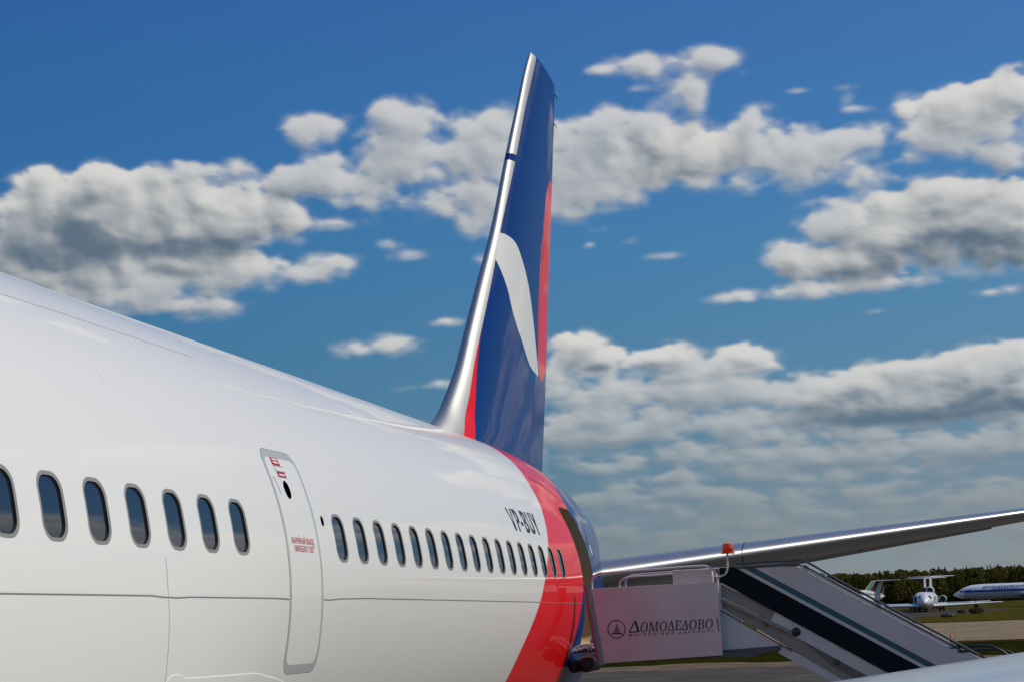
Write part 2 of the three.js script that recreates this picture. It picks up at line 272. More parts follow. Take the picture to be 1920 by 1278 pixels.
const font = await new FontLoader().loadAsync('fonts/droid/droid_sans_bold.typeface.json');
const fontThin = await new FontLoader().loadAsync('fonts/droid/droid_sans_regular.typeface.json');
const fontSerif = await new FontLoader().loadAsync('fonts/droid/droid_serif_regular.typeface.json');
function textShape(str, f, width, height, slant = 0, spacing = 0) {
  // flat lettering with its lower left corner at the origin, scaled to a width and a capital height
  const shapes = [];
  let x = 0;
  for (const ch of str) {
    const s = f.generateShapes(ch, 1);
    if (s.length) { const g = new THREE.ShapeGeometry(s, 5); g.translate(x, 0, 0); shapes.push(g); }
    x += (f.data.glyphs[ch] ?? f.data.glyphs['?']).ha / f.data.resolution + spacing;
  }
  const g = join(shapes); g.computeBoundingBox();
  const b = g.boundingBox, cap = new THREE.ShapeGeometry(f.generateShapes('H', 1), 3); cap.computeBoundingBox();
  g.translate(-b.min.x, 0, 0);
  g.scale(width / (b.max.x - b.min.x), height / cap.boundingBox.max.y, 1);
  if (slant) g.applyMatrix4(new THREE.Matrix4().makeShear(0, 0, slant, 0, 0, 0));
  return g;
}

// ---------------------------------------------------------------- paints
const orangePeel = noiseTexture(256, (u, v) => 0.5 + tileFbm(u, v, 6, 3) * 0.9);
orangePeel.repeat.set(1, 1);
const COAT = { clearcoat: 0.55, clearcoatRoughness: 0.04, specularIntensity: 0.1 };
const WHITE = [0.775, 0.77, 0.725], RED = [0.84, 0.008, 0.008], BLUE = [0.002, 0.034, 0.185];
const toCss = (c) => '#' + lin(...c).getHexString(THREE.SRGBColorSpace);
const M = {
  white: phys(lin(...WHITE), 0.42, COAT),
  doorGrey: phys(lin(0.45, 0.47, 0.46), 0.4, COAT),
  seam: std(lin(0.20, 0.20, 0.195), 0.7),
  faintSeam: std(lin(0.60, 0.60, 0.58), 0.6),
  black: std(lin(0.012, 0.012, 0.013), 0.55),
  ink: std(lin(0.02, 0.02, 0.024), 0.45),
  labelRed: phys(lin(0.55, 0.02, 0.04), 0.45, COAT),
  labelWhite: std(lin(0.8, 0.8, 0.8), 0.5),
  frame: phys(lin(0.25, 0.247, 0.23), 0.5),
  seal: std(lin(0.03, 0.03, 0.032), 0.6),
  pane: phys(lin(0.012, 0.016, 0.02), 0.05, { ior: 2.05 }),
  metal: phys(lin(0.44, 0.435, 0.42), 0.44, { metalness: 0.95, clearcoat: 0.4, clearcoatRoughness: 0.1 }),
  tailPaint: phys(lin(0.26, 0.26, 0.25), 0.5),
  metalFin: std(lin(0.50, 0.495, 0.475), 0.56, { metalness: 1 }),
  greyPaint: phys(lin(0.40, 0.42, 0.43), 0.4, { clearcoat: 0.6, clearcoatRoughness: 0.15 }),
  cabin: std(lin(0.50, 0.36, 0.19), 0.75),
  cabinDark: std(lin(0.42, 0.36, 0.27), 0.8),
  rubber: std(lin(0.014, 0.014, 0.016), 0.75),
};

// ---------------------------------------------------------------- the airliner: its own axes, y = 0 at the window line, aft is -z
const airliner = new THREE.Group();
airliner.name = 'airliner';
airliner.position.set(0, 5.28197, -0.00704);
airliner.rotation.x = -0.009;
tag(airliner, 'large white airliner with red band, blue tail and stairs at its rear door', 'airplane');
scene.add(airliner);

const RAD = 2.515, YC = -0.4426;
const SEC = [ // z, half width, height of the widest point, crown, keel
  [-37.3, 0.20, 0.92, 1.12, 0.68], [-36, 0.5, 0.75, 1.3, 0.3], [-34, 0.9, 0.5, 1.6, -0.2], [-32, 1.30, 0.2, 1.82, -0.9], [-30, 1.70, -0.05, 1.95, -1.55], [-28, 2.105, -0.26, 2.03, -2.2],
  [-26, 2.41, -0.38, 2.065, -2.75], [-25, 2.485, -0.42, 2.071, -2.98], [-24, RAD, YC, YC + RAD, -3.15], [-22, RAD, YC, YC + RAD, -3.30], [-20, RAD, YC, YC + RAD, -3.338], [8, RAD, YC, YC + RAD, -3.338],
  [10, 2.38, -0.55, 1.88, -3.22], [12, 1.95, -0.75, 1.15, -2.85], [13.5, 1.38, -0.95, 0.25, -2.35], [14.6, 0.7, -1.1, -0.5, -1.75], [15.2, 0.05, -1.2, -1.15, -1.25]];
const zs = SEC.map((s) => s[0]), [pa, pc, pt, pb] = [1, 2, 3, 4].map((k) => pchip(zs, SEC.map((s) => s[k])));
// the skin is not perfectly even: it pillows slightly between frames and stringers
const skinWave = (z, th) => (th > -1.2 && th < 1.5 ? 0.0011 * noise2(z * 0.85 + 3, th * 3.1 + 7) + 0.0005 * noise2(z * 2.3, th * 7 + 2) : 0);
function S(z, th, off = 0) {
  const f = (z, th) => { const c = pc(z), s = Math.sin(th), a = pt(z) - c, w = skinWave(z, th); return [(pa(z) + w) * Math.cos(th), c + (s > 0 ? a * s : a * s + (c - pb(z) - a) * s * s * s) + w * s, z]; };
  const p = f(z, th), e = 0.02, a = f(z - e, th), b = f(z + e, th), c = f(z, th - e), d = f(z, th + e);
  const u = [b[0] - a[0], b[1] - a[1], b[2] - a[2]], v = [d[0] - c[0], d[1] - c[1], d[2] - c[2]];
  let n = [v[1] * u[2] - v[2] * u[1], v[2] * u[0] - v[0] * u[2], v[0] * u[1] - v[1] * u[0]];
  const l = Math.hypot(...n) || 1; n = n.map((x) => x / l);
  return { p: p.map((x, i) => x + n[i] * off), n };
}
const uvOf = (z, th) => [(z + 38) / 22, (th + Math.PI / 2) / (2 * Math.PI)];
// a surface patch: f(u, v) gives [z, theta]; its corners run with u aft and v up
function patch(nu, nv, f, off = 0, flip = false) {
  const pos = [], nor = [], uv = [], idx = [];
  for (let j = 0; j <= nv; j++) for (let i = 0; i <= nu; i++) { const [z, th] = f(i / nu, j / nv), s = S(z, th, off); pos.push(...s.p); nor.push(...s.n); uv.push(...uvOf(z, th)); }
  for (let j = 0; j < nv; j++) for (let i = 0; i < nu; i++) { const a = j * (nu + 1) + i, b = a + 1, c = a + nu + 1, d = c + 1; idx.push(...(flip ? [a, c, b, b, c, d] : [a, b, c, b, d, c])); }
  return geo(pos, idx, uv, nor);
}
const grid = (z0, z1, d0, d1) => patch(Math.max(2, Math.ceil(Math.abs(z1 - z0) / 0.16)), Math.max(2, Math.ceil((d1 - d0) / 2)), (u, v) => [z0 + (z1 - z0) * u, R(d0 + (d1 - d0) * v)]);
// loops on the skin are lists of [z, s], s = theta times the radius
function rectLoop(z0, z1, s0, s1, k) {
  const out = [];
  for (let i = 0; i < k; i++) out.push([z0 + (z1 - z0) * i / k, s0]);
  for (let i = 0; i < k; i++) out.push([z1, s0 + (s1 - s0) * i / k]);
  for (let i = 0; i < k; i++) out.push([z1 + (z0 - z1) * i / k, s1]);
  for (let i = 0; i < k; i++) out.push([z0, s1 + (s0 - s1) * i / k]);
  return out;
}
function roundLoop(outer, cz, cs, w, h, r) { // points of a rounded rectangle, one on the way to each outer point
  return outer.map(([z, s]) => {
    const dz = z - cz, ds = s - cs, l = Math.hypot(dz, ds), ux = dz / l, uy = ds / l;
    let a = 0, b = Math.hypot(w, h);
    for (let k = 0; k < 40; k++) { const t = (a + b) / 2, qx = Math.abs(ux * t) - w / 2 + r, qy = Math.abs(uy * t) - h / 2 + r, sd = Math.hypot(Math.max(qx, 0), Math.max(qy, 0)) + Math.min(0, Math.max(qx, qy)) - r; if (sd < 0) a = t; else b = t; }
    return [cz + ux * a, cs + uy * a];
  });
}
function ring(outer, inner, steps, off = 0, offIn = off) {
  const n = outer.length, pos = [], nor = [], uv = [], idx = [];
  for (let k = 0; k <= steps; k++) for (let i = 0; i < n; i++) {
    const t = k / steps, z = outer[i][0] + (inner[i][0] - outer[i][0]) * t, th = (outer[i][1] + (inner[i][1] - outer[i][1]) * t) / RAD, s = S(z, th, off + (offIn - off) * t);
    pos.push(...s.p); nor.push(...s.n); uv.push(...uvOf(z, th));
  }
  for (let k = 0; k < steps; k++) for (let i = 0; i < n; i++) { const a = k * n + i, b = k * n + (i + 1) % n, c = a + n, d = b + n; idx.push(a, b, c, b, d, c); }
  return geo(pos, idx, uv, nor);
}
const fill = (loop, cz, cs, off = 0, steps = 6) => ring(loop, loop.map(() => [cz, cs]), steps, off);
function wall(loop, off0, off1) { // the edge of a cut: from one depth to another
  const n = loop.length, pos = [], idx = [];
  for (const off of [off0, off1]) for (const [z, s] of loop) pos.push(...S(z, s / RAD, off).p);
  for (let i = 0; i < n; i++) { const b = (i + 1) % n; idx.push(i, b, n + i, b, n + b, n + i); }
  return geo(pos, idx);
}
// a strip that follows a list of [z, degrees] on the skin
function strip(pts, width, off) {
  const pos = [], nor = [], idx = [], P = [];
  for (let i = 0; i + 1 < pts.length; i++) { const k = Math.max(1, Math.ceil(Math.hypot(pts[i + 1][0] - pts[i][0], (pts[i + 1][1] - pts[i][1]) * 0.044) / 0.15)); for (let j = 0; j < k; j++) P.push([0, 1].map((q) => pts[i][q] + (pts[i + 1][q] - pts[i][q]) * j / k)); }
  P.push(pts[pts.length - 1]);
  P.forEach(([z, d], i) => {
    const a = P[Math.max(0, i - 1)], b = P[Math.min(P.length - 1, i + 1)], dz = b[0] - a[0], ds = R(b[1] - a[1]) * RAD, l = Math.hypot(dz, ds);
    for (const sg of [-0.5, 0.5]) { const s = S(z + sg * width * -ds / l, R(d) + sg * width * dz / l / RAD, off); pos.push(...s.p); nor.push(...s.n); }
    if (i) idx.push(2 * i - 2, 2 * i - 1, 2 * i, 2 * i - 1, 2 * i + 1, 2 * i);
  });
  return geo(pos, idx, null, nor);
}
function skinText(str, f, zLeft, zRight, degBase, height, off = 0.003, slant = 0) {
  const g = textShape(str, f, zLeft - zRight, height, slant), p = g.attributes.position, pos = [], nor = [];
  for (let i = 0; i < p.count; i++) { const s = S(zLeft - p.getX(i), R(degBase) + p.getY(i) / RAD, off); pos.push(...s.p); nor.push(...s.n); }
  return geo(pos, g.index ? [...g.index.array] : null, null, nor);
}

// livery of the fuselage, as flat paint
const LIV = document.createElement('canvas'); LIV.width = LIV.height = 2048;
{
  const c = LIV.getContext('2d'), X = (z) => (z + 38) / 22 * 2048, Y = (d) => (1 - (d + 90) / 360) * 2048;
  c.fillStyle = toCss(WHITE); c.fillRect(0, 0, 2048, 2048);
  const left = [[-90, -17.2], [-60, -18.7], [-40, -19.7], [-23.7, -20.52], [-15.3, -20.87], [-7.3, -21.34], [-.6, -21.75], [7.2, -22.17], [13.8, -22.58], [23.8, -23.06], [30.8, -23.36], [38.5, -23.62], [48, -24.08], [54, -24.3], [65, -24.75], [80, -25.3], [90, -25.6]];
  const right = [[-90, -21.5], [-60, -22.6], [-40, -23.3], [-26.9, -23.69], [-18.6, -23.8], [-11, -24.0], [-3.7, -24.22], [3, -24.43], [6.5, -24.52], [15, -24.8], [25, -25.2], [31, -25.5], [38, -25.85], [45, -26.4], [55, -27.1], [70, -28.0], [90, -29.0]];
  const sm = (t) => pchip(t.map((p) => p[0]), t.map((p) => p[1])), fl = sm(left), fr = sm(right);
  const area = (f, col) => { c.fillStyle = col; c.beginPath(); c.moveTo(0, 0); c.lineTo(0, 2048); for (let d = -90; d <= 270; d += 1) c.lineTo(X(f(d <= 90 ? d : 180 - d)), Y(d)); c.closePath(); c.fill(); };
  area(fl, toCss(RED)); area(fr, toCss(BLUE));
}
const livery = new THREE.CanvasTexture(LIV); livery.colorSpace = THREE.SRGBColorSpace; livery.magFilter = THREE.LinearFilter; livery.wrapS = livery.wrapT = THREE.ClampToEdgeWrapping;
const skinPaint = phys(0xffffff, 0.42, { ...COAT, map: livery });

// windows at an even pitch, the emergency door between them, the open rear door
const PITCH = 0.559, WIN = [];
for (let n = -16; n <= 5; n++) WIN.push(-(9.318 + PITCH * n));
for (let n = 0; n <= 16; n++) WIN.push(-(14.33 + PITCH * n) + 0.004 * n);
const D0 = 4.1, D1 = 16.1, WS = R(10.1) * RAD;
const skin = [];
const zA = -12.392, zB = -14.05, zE = WIN[WIN.length - 1] - PITCH / 2;
const rectSpot = [-24.5, -25.52, R(-17) * RAD, R(30.6) * RAD];   // rear door opening
skin.push(grid(15.2, 8, -90, 90));
skin.push(grid(8, zA, -90, D0), grid(8, zA, D1, 90));
skin.push(grid(zA, zB, -90, -18), grid(zA, zB, 30, 90));
skin.push(grid(zB, -24.1, -90, D0), grid(zB, -24.1, D1, 90));
skin.push(grid(-24.1, -26, -90, -24), grid(-24.1, -26, 38, 90), grid(-26, -37.3, -90, 90));
skin.push(grid(15.2, -37.3, 90, 270));
const zFirst = WIN[0] + PITCH / 2;
skin.push(grid(8, zFirst, D0, D1), grid(zE, -24.1, D0, D1));
const winCell = rectLoop(PITCH / 2, -PITCH / 2, R(D0) * RAD, R(D1) * RAD, 14);
const winOuter = roundLoop(winCell, 0, WS, 0.305, 0.425, 0.115), winInner = roundLoop(winCell, 0, WS, 0.257, 0.375, 0.095);
const shift = (loop, z) => loop.map(([a, s]) => [a + z, s]);
for (const z of WIN) skin.push(ring(shift(winCell, z), shift(winOuter, z), 3));
const doorCell = rectLoop(zA, zB, R(-18) * RAD, R(30) * RAD, 26), DZ = -13.39, DS = R(5.7) * RAD;
const doorHole = roundLoop(doorCell, DZ, DS, 0.760, 1.830, 0.133);
skin.push(ring(doorCell, doorHole, 4));
const rearCell = rectLoop(-24.1, -26, R(-24) * RAD, R(38) * RAD, 26), RZ = -25.01, RS = R(6.8) * RAD;
const rearHole = roundLoop(rearCell, RZ, RS, 1.02, R(47.6) * RAD, 0.16);
skin.push(ring(rearCell, rearHole, 4));
part('fuselage_skin', skin, skinPaint, airliner);

// each window: metal frame, dark seal and pane
{
  const frameG = join([ring(winOuter, winInner, 2, 0.0, -0.002), wall(winOuter, 0.0, -0.01)]), sealG = wall(winInner, -0.002, -0.03), inner2 = roundLoop(winCell, 0, WS, 0.262, 0.38, 0.097), paneG = fill(inner2, 0, WS, -0.015, 5);
  for (const z of WIN) {
    const w = part('window', frameG, M.frame, airliner); w.position.z = z;
    part('seal', sealG, M.seal, w); part('pane', paneG, M.pane, w);
  }
}
// emergency door: white panel with a grey border and red lettering
{
  const outer = roundLoop(doorCell, DZ, DS, 0.753, 1.823, 0.13), inner = roundLoop(doorCell, DZ, DS, 0.672, 1.68, 0.085);
  const d = part('emergency_door', [fill(inner, DZ, DS, 0.001, 8)], M.white, airliner);
  d.userData.label = 'flush emergency door with grey outline, red notices and dark oval';
  part('door_border', [ring(outer, inner, 2, 0.001)], M.doorGrey, d);
  part('door_gap', [wall(doorHole, 0, -0.05), wall(outer, 0.001, -0.05), ring(doorHole, outer, 1, -0.045)], M.seal, d);
  const quad = (z0, z1, t0, t1, off) => patch(4, 4, (u, v) => [z0 + (z1 - z0) * u, R(t0 + (t1 - t0) * v)], off);
  part('notice', quad(-13.2, -13.37, 23.25, 24.85, 0.003), M.labelRed, d);
  part('notice', quad(-13.23, -13.4, 20.8, 21.85, 0.003), M.labelRed, d);
  part('notice_print', [0.35, 0.75].map((t) => strip([[-13.225, 23.25 + 1.6 * t], [-13.345, 23.25 + 1.6 * t]], 0.014, 0.005)), M.labelWhite, d);
  part('notice_print', strip([[-13.255, 21.3], [-13.375, 21.3]], 0.014, 0.005), M.labelWhite, d);
  part('handle_flap', quad(-13.215, -13.415, 22.05, 23.0, 0.005), M.white, d);
  part('flap_outline', [strip([[-13.2, 23.12], [-13.42, 23.12]], 0.006, 0.0035), strip([[-13.22, 21.98], [-13.42, 21.98]], 0.006, 0.0035)], M.seam, d);
  part('recess_outline', strip([[-13.09, 20.6], [-13.115, 20.2], [-13.135, 19.2], [-13.145, 18.0], [-13.145, 17.2]], 0.007, 0.003), M.seam, d);
  const oval = []; for (let i = 0; i < 40; i++) { const a = i / 40 * Math.PI * 2; oval.push([-13.32 + Math.cos(a) * 0.062, R(18.4) * RAD + Math.sin(a) * 0.078]); }
  part('view_port', fill(oval, -13.32, R(18.4) * RAD, 0.003, 3), M.pane, d);
  part('door_lettering', [skinText('АВАРИЙНЫЙ ВЫХОД', fontThin, -13.13, -13.64, 8.15, 0.05, 0.003), skinText('EMERGENCY EXIT', fontThin, -13.18, -13.62, 6.7, 0.05, 0.003)], M.labelRed, d);
}
{ // small sensor oval behind the door
  const oval = []; for (let i = 0; i < 24; i++) { const a = i / 24 * Math.PI * 2; oval.push([-13.95 + Math.cos(a) * 0.03, R(13.1) * RAD + Math.sin(a) * 0.045]); }
  part('static_port', fill(oval, -13.95, R(13.1) * RAD, 0.003, 2), M.frame, airliner);
}
// open rear doorway: lining and what shows of the cabin
{
  const back = roundLoop(rearCell, RZ, RS, 1.02, R(47.6) * RAD, 0.16);
  const f = part('rear_doorway', wall(back, 0.0, -0.42), M.cabin, airliner);
  f.userData.label = 'brown lining of the open rear doorway';
  part('cabin_wall', box(0.9, 0.95, -2.0, 1.6, -26.4, -23.6), M.cabinDark, f);
  part('cabin_floor', box(0.95, 2.25, -1.3, -1.22, -25.9, -24.1), M.cabinDark, f);
  part('door_latch', box(2.28, 2.36, -0.34, -0.26, -25.5, -25.46), M.cabinDark, f);
}
// panel joints
part('panel_joint', strip([[-6, -1.62], [-8.67, -1.64], [-10.55, -1.63], [-10.72, -1.82], [-10.95, -1.9], [-11.15, -1.76], [-12.7, -1.76], [-13.0, -1.9]], 0.008, 0.0025), M.seam, airliner);
part('panel_joint', strip([[-13.78, -1.9], [-13.95, -1.95], [-14.15, -1.72], [-14.92, -1.55], [-21.6, -1.85], [-24.3, -2.15]], 0.008, 0.0025), M.seam, airliner);
part('panel_joint', strip([[-10.77, 4.0], [-10.79, -0.3], [-10.88, -11.4], [-10.97, -20]], 0.006, 0.0025), M.faintSeam, airliner);
part('panel_joint', strip([[-8, 48.6], [-10.9, 49.4], [-13.2, 49.2]], 0.008, 0.0025), M.faintSeam, airliner);
part('drain_strip', strip([[-24.04, 41.6], [-24.75, 39.3], [-25.5, 33.2]], 0.02, 0.004), std(lin(0.2, 0.004, 0.008), 0.5), airliner);
part('registration_lettering', skinText('VP-BUY', font, -20.96, -22.46, 18.3, 0.305), M.ink, airliner);
part('tail_lettering', [0, 1, 2, 3, 4, 5, 6, 7, 8, 9, 10, 11, 12].map((k) => strip([[-25.75 - k * 0.23, 25.5 + (k % 3) * 0.5], [-25.80 - k * 0.23, 29.0 - (k % 2) * 0.5], [-25.9 - k * 0.23, 26 + (k % 4) * 0.4]], 0.045, 0.004)), std(lin(0.55, 0.58, 0.6), 0.5), airliner);
part('tail_marking', strip([[-26.0, 17.0], [-26.0, 13.6]], 0.12, 0.004), std(lin(0.7, 0.72, 0.75), 0.5), airliner);
// end of the wing fairing, a raised panel low on the side
{
  const top = pchip([-13.3, -12.9, -12.75, -12.45, -11.25, -11.08, -11.0, -10.9], [-17.5, -15.6, -15.2, -14.4, -14.2, -13.45, -13.5, -14.7]);
  const g = patch(60, 10, (u, v) => { const z = -10.9 - u * 2.4; return [z, R(top(z) - (1 - v) * 8)]; }, 0.005);
  const lip = patch(60, 1, (u, v) => { const z = -10.9 - u * 2.4; return [z, R(top(z) + (v ? 0.2 : 0))]; }, 0.003);
  const p = lip.attributes.position; for (let i = 0; i < p.count; i++) { const z = -10.9 - (i % 61) / 60 * 2.4, up = i >= 61, s = S(z, R(top(z) + (up ? 0.2 : 0)), up ? 0.0005 : 0.005); p.setXYZ(i, ...s.p); }
  lip.computeVertexNormals();
  part('wing_fairing', [g, lip], M.white, airliner);
  for (let k = 0; k < 5; k++) part('rivet_mark', strip([[-10.68, 35.2 - k * 0.62], [-10.68, 34.95 - k * 0.62]], 0.01, 0.003), M.labelWhite, airliner);
}

// ---------------------------------------------------------------- fin, rudder, tailplane, wing
// half thickness along a chord, 0..1
const foil = (t) => 5 * (0.2969 * Math.sqrt(t) - 0.126 * t - 0.3516 * t * t + 0.2843 * t ** 3 - 0.1036 * t ** 4);
{
  const FY = [1.4, 2.0, 2.23, 2.5, 2.86, 3.41, 4.13, 5.0, 6.29, 7.87, 9.14, 10.63, 10.75];
  const leF = pchip(FY, [-24.5, -25.28, -25.7, -26.3, -26.8, -27.45, -28.1, -28.89, -30.08, -31.29, -32.32, -33.6, -33.77]);
  const leB = pchip([1.4, 2.15, 2.89, 3.9, 5.43, 7.93, 9.23, 10.75], [-25.7, -26.37, -27.2, -28.12, -29.48, -31.55, -32.6, -33.95]);
  const te = pchip([1.4, 2.03, 4.13, 5.73, 7.65, 8.9, 10.18, 10.75], [-33.2, -33.4, -34.07, -34.52, -35.13, -35.52, -35.92, -36.06]);
  const hinge = pchip([1.4, 2.09, 3.0, 3.89, 5.45, 8.0, 9.6, 10.75], [-30.9, -31.15, -31.64, -32.2, -32.97, -34.2, -34.9, -35.4]);
  const thick = pchip([1.4, 2.2, 3, 6, 10.4], [0.104, 0.102, 0.1, 0.095, 0.09]);
  const TIP = 10.70, half = (y, z) => { const a = leF(y), c = a - te(y), t = clamp01((a - z) / c), r = y > TIP - 0.14 ? Math.sqrt(Math.max(0, 1 - ((y - TIP + 0.14) / 0.14) ** 2)) : 1; return Math.max(0.0, c * thick(y) * foil(t) * r); };
  function finPart(y0, y1, fA, fB, nose, swing = 0) {
    const ny = Math.max(4, Math.ceil((y1 - y0) / 0.12)), nz = 22, list = [];
    for (const sd of [1, -1]) {
      const pos = [], uv = [], idx = [];
      for (let j = 0; j <= ny; j++) for (let i = 0; i <= nz; i++) {
        const tt = j / ny, y = y0 + (y1 - y0) * (y1 > TIP - 0.01 ? 1 - (1 - tt) ** 1.6 : tt), u = i / nz, z = fA(y) + (fB(y) - fA(y)) * (nose ? u * u : u);
        pos.push(sd * half(y, z) - swing * (fA(y) - z), y, z); uv.push((z + 36.5) / 12, (y - 1.4) / 9.4);
      }
      for (let j = 0; j < ny; j++) for (let i = 0; i < nz; i++) { const a = j * (nz + 1) + i, b = a + 1, c = a + nz + 1, d = c + 1; idx.push(...(sd > 0 ? [a, b, c, b, d, c] : [a, c, b, b, c, d])); }
      list.push(geo(pos, idx, uv));
    }
    return list;
  }
  // flat paint of the fin: red wedge, white swoosh, red trailing stripe on blue
  const C = document.createElement('canvas'); C.width = 1024; C.height = 2048;
  const c = C.getContext('2d'), X = (z) => (z + 36.5) / 12 * 1024, Y = (y) => (1 - (y - 1.4) / 9.4) * 2048;
  const poly = (pts, col) => { c.fillStyle = col; c.beginPath(); pts.forEach(([y, z], i) => (i ? c.lineTo(X(z), Y(y)) : c.moveTo(X(z), Y(y)))); c.closePath(); c.fill(); };
  const smooth = (pts) => new THREE.SplineCurve(pts.map((p) => new THREE.Vector2(...p))).getPoints(60).map((p) => [p.x, p.y]);
  c.fillStyle = toCss(BLUE); c.fillRect(0, 0, 1024, 2048);
  poly([[1.4, -24.5], [2.22, -25.5], [5.0, -28.7], [4.35, -28.52], ...smooth([[3.97, -28.2], [2.9, -27.43], [2.1, -26.83], [1.4, -26.3]])], toCss(RED));
  poly([...smooth([[6.1, -29.7], [6.17, -30.08], [6.18, -30.42], [6.11, -30.86], [5.86, -31.25], [5.43, -31.73], [4.88, -32.07], [4.41, -32.31], [3.88, -32.62]]), ...smooth([[3.88, -32.03], [3.97, -31.41], [4.32, -30.72], [4.51, -30.39], [4.76, -30.12], [5.08, -29.95], [5.42, -29.71], [5.59, -29.61], [5.75, -29.4]])], toCss(WHITE));
  poly([...smooth([[8.3, -34.85], [7.76, -34.17], [6.86, -33.6], [5.89, -33.04], [4.97, -32.66], [4.35, -32.62], [3.95, -32.78], [3.86, -33.2]]), [3.95, -33.5], [4.2, -34.0], [4.3, -36.5], [8.2, -36.5]], toCss(RED));
  const finLivery = new THREE.CanvasTexture(C); finLivery.colorSpace = THREE.SRGBColorSpace; finLivery.magFilter = THREE.LinearFilter;
  const finPaint = phys(0xffffff, 0.4, { clearcoat: 0.36, clearcoatRoughness: 0.04, specularIntensity: 0.05, map: finLivery });
  const fin = part('fin', [...finPart(1.4, TIP, leB, (y) => hinge(y) + 0.012, false), ...finPart(7.84, 7.98, leF, leB, true)], finPaint, airliner);
  fin.userData.label = 'tall blue fin with white swoosh and red stripes';
  part('leading_edge', finPart(1.6, 7.83, leF, leB, true), M.metalFin, fin);
  part('leading_edge', finPart(7.99, TIP, leF, leB, true), M.metalFin, fin);
  part('rudder', finPart(1.6, TIP, (y) => hinge(y) - 0.008, te, false, 0.022), finPaint, fin);
  part('static_wick', rod([0, 10.45, -35.97], [0, 10.41, -36.2], 0.012, 0.006, 6), M.black, fin);
  part('static_wick', rod([0, 9.75, -35.76], [0, 9.71, -35.98], 0.012, 0.006, 6), M.black, fin);
  part('hinge_seal', [rod([half(2.2, hinge(2.2)) - 0.012, 2.1, hinge(2.1)], [half(10.4, hinge(10.4)) - 0.012, 10.4, hinge(10.4)], 0.004, 0.004, 6)], M.black, fin);
}

// a lifting surface: functions of x for the edges, the height of its chord line, thickness and a region of the chord
function surfacePart(x0, x1, le, te, yy, th, c0, c1, nx = 40, nc = 24, camber = () => 0) {
  const list = [];
  for (const sd of [1, -1]) {
    const pos = [], uv = [], idx = [];
    for (let j = 0; j <= nx; j++) for (let i = 0; i <= nc; i++) {
      const x = x0 + (x1 - x0) * j / nx, u = i / nc, t = c0 + (c1 - c0) * (c0 === 0 ? u * u : u), ch = le(x) - te(x), z = le(x) - ch * t;
      pos.push(x, yy(x) + sd * ch * th(x) * foil(t) + camber(t) * ch, z); uv.push(x, z);
    }
    for (let j = 0; j < nx; j++) for (let i = 0; i < nc; i++) { const a = j * (nc + 1) + i, b = a + 1, c = a + nc + 1, d = c + 1; idx.push(...(sd > 0 ? [a, c, b, b, c, d] : [a, b, c, b, d, c])); }
    list.push(geo(pos, idx, uv));
  }
  return list;
}
{
  const le = (x) => -30.1 - (x - 1.7) * 0.834, te = (x) => -35.7 - (x - 1.7) * 0.39, yy = (x) => 0.0 + (x - 1.7) * 0.137;
  const th = (x) => (x > 9.0 ? 0.115 * Math.sqrt(Math.max(0.0, 1 - ((x - 9.0) / 0.33) ** 2)) : 0.115), elev = (x) => te(x) - 0.03;
  const t = part('tailplane', [...surfacePart(0.6, 8.44, le, te, yy, th, 0.18, 0.70), ...surfacePart(8.44, 9.33, le, te, yy, th, 0.18, 1, 10)], M.tailPaint, airliner);
  part('leading_edge', surfacePart(0.9, 3.9, le, te, yy, th, 0, 0.18, 20, 26), M.metal, t);
  part('leading_edge', surfacePart(3.915, 9.33, le, te, yy, th, 0, 0.18, 40, 26), M.metal, t);
  const e = surfacePart(1.2, 8.42, le, elev, (x) => yy(x) - 0.02, th, 0.705, 1, 30, 10, (u) => -(u - 0.7) * 0.12);
  part('elevator', e, M.tailPaint, t);
  const far = t.clone(); far.scale.x = -1; airliner.add(far);
}
{
  const le = (x) => -1.5 - (x - 2.5) * 0.6, te = (x) => (x < 8 ? -12.4 : -12.4 - (x - 8) * 0.27), yy = (x) => -1.56 + (x - 2.5) * 0.113 - 0.055 * (le(x) - te(x)), th = () => 0.11;
  const wingDirt = noiseTexture(256, (u, v) => { const k = 0.93 + tileFbm(u, v, 3, 4) * 0.12 + tileFbm(u, (v * 9) % 1, 6, 3) * 0.14; return [k, k, k]; });
  wingDirt.repeat.set(0.12, 0.5);
  const w = part('wing', surfacePart(1.6, 23.8, le, te, yy, th, 0.06, 1, 60, 40), phys(lin(0.58, 0.60, 0.59), 0.35, { map: wingDirt,  clearcoat: 0.8, clearcoatRoughness: 0.12 }), airliner);
  part('leading_edge', surfacePart(1.6, 23.8, le, te, yy, th, 0, 0.06, 60, 14), M.metal, w);
  const far = w.clone(); far.scale.x = -1; airliner.add(far);
  // main and nose gear, below the picture
  for (const [x, z, n] of [[4.65, -9.5, 2], [-4.65, -9.5, 2], [0, 11.2, 1]]) {
    const g = part('landing_gear', [rod([x, -2.0, z], [x, -4.7, z], 0.13, 0.13)], M.greyPaint, airliner);
    for (let k = 0; k < n; k++) for (const sx of [-0.45, 0.45]) part('wheel', new THREE.CylinderGeometry(0.56, 0.56, 0.4, 28).rotateZ(Math.PI / 2).translate(x + sx, -4.7 - (z < 0 ? 0.1 : 0), z + (n > 1 ? (k - 0.5) * 1.4 : 0)), M.rubber, g);
  }
}

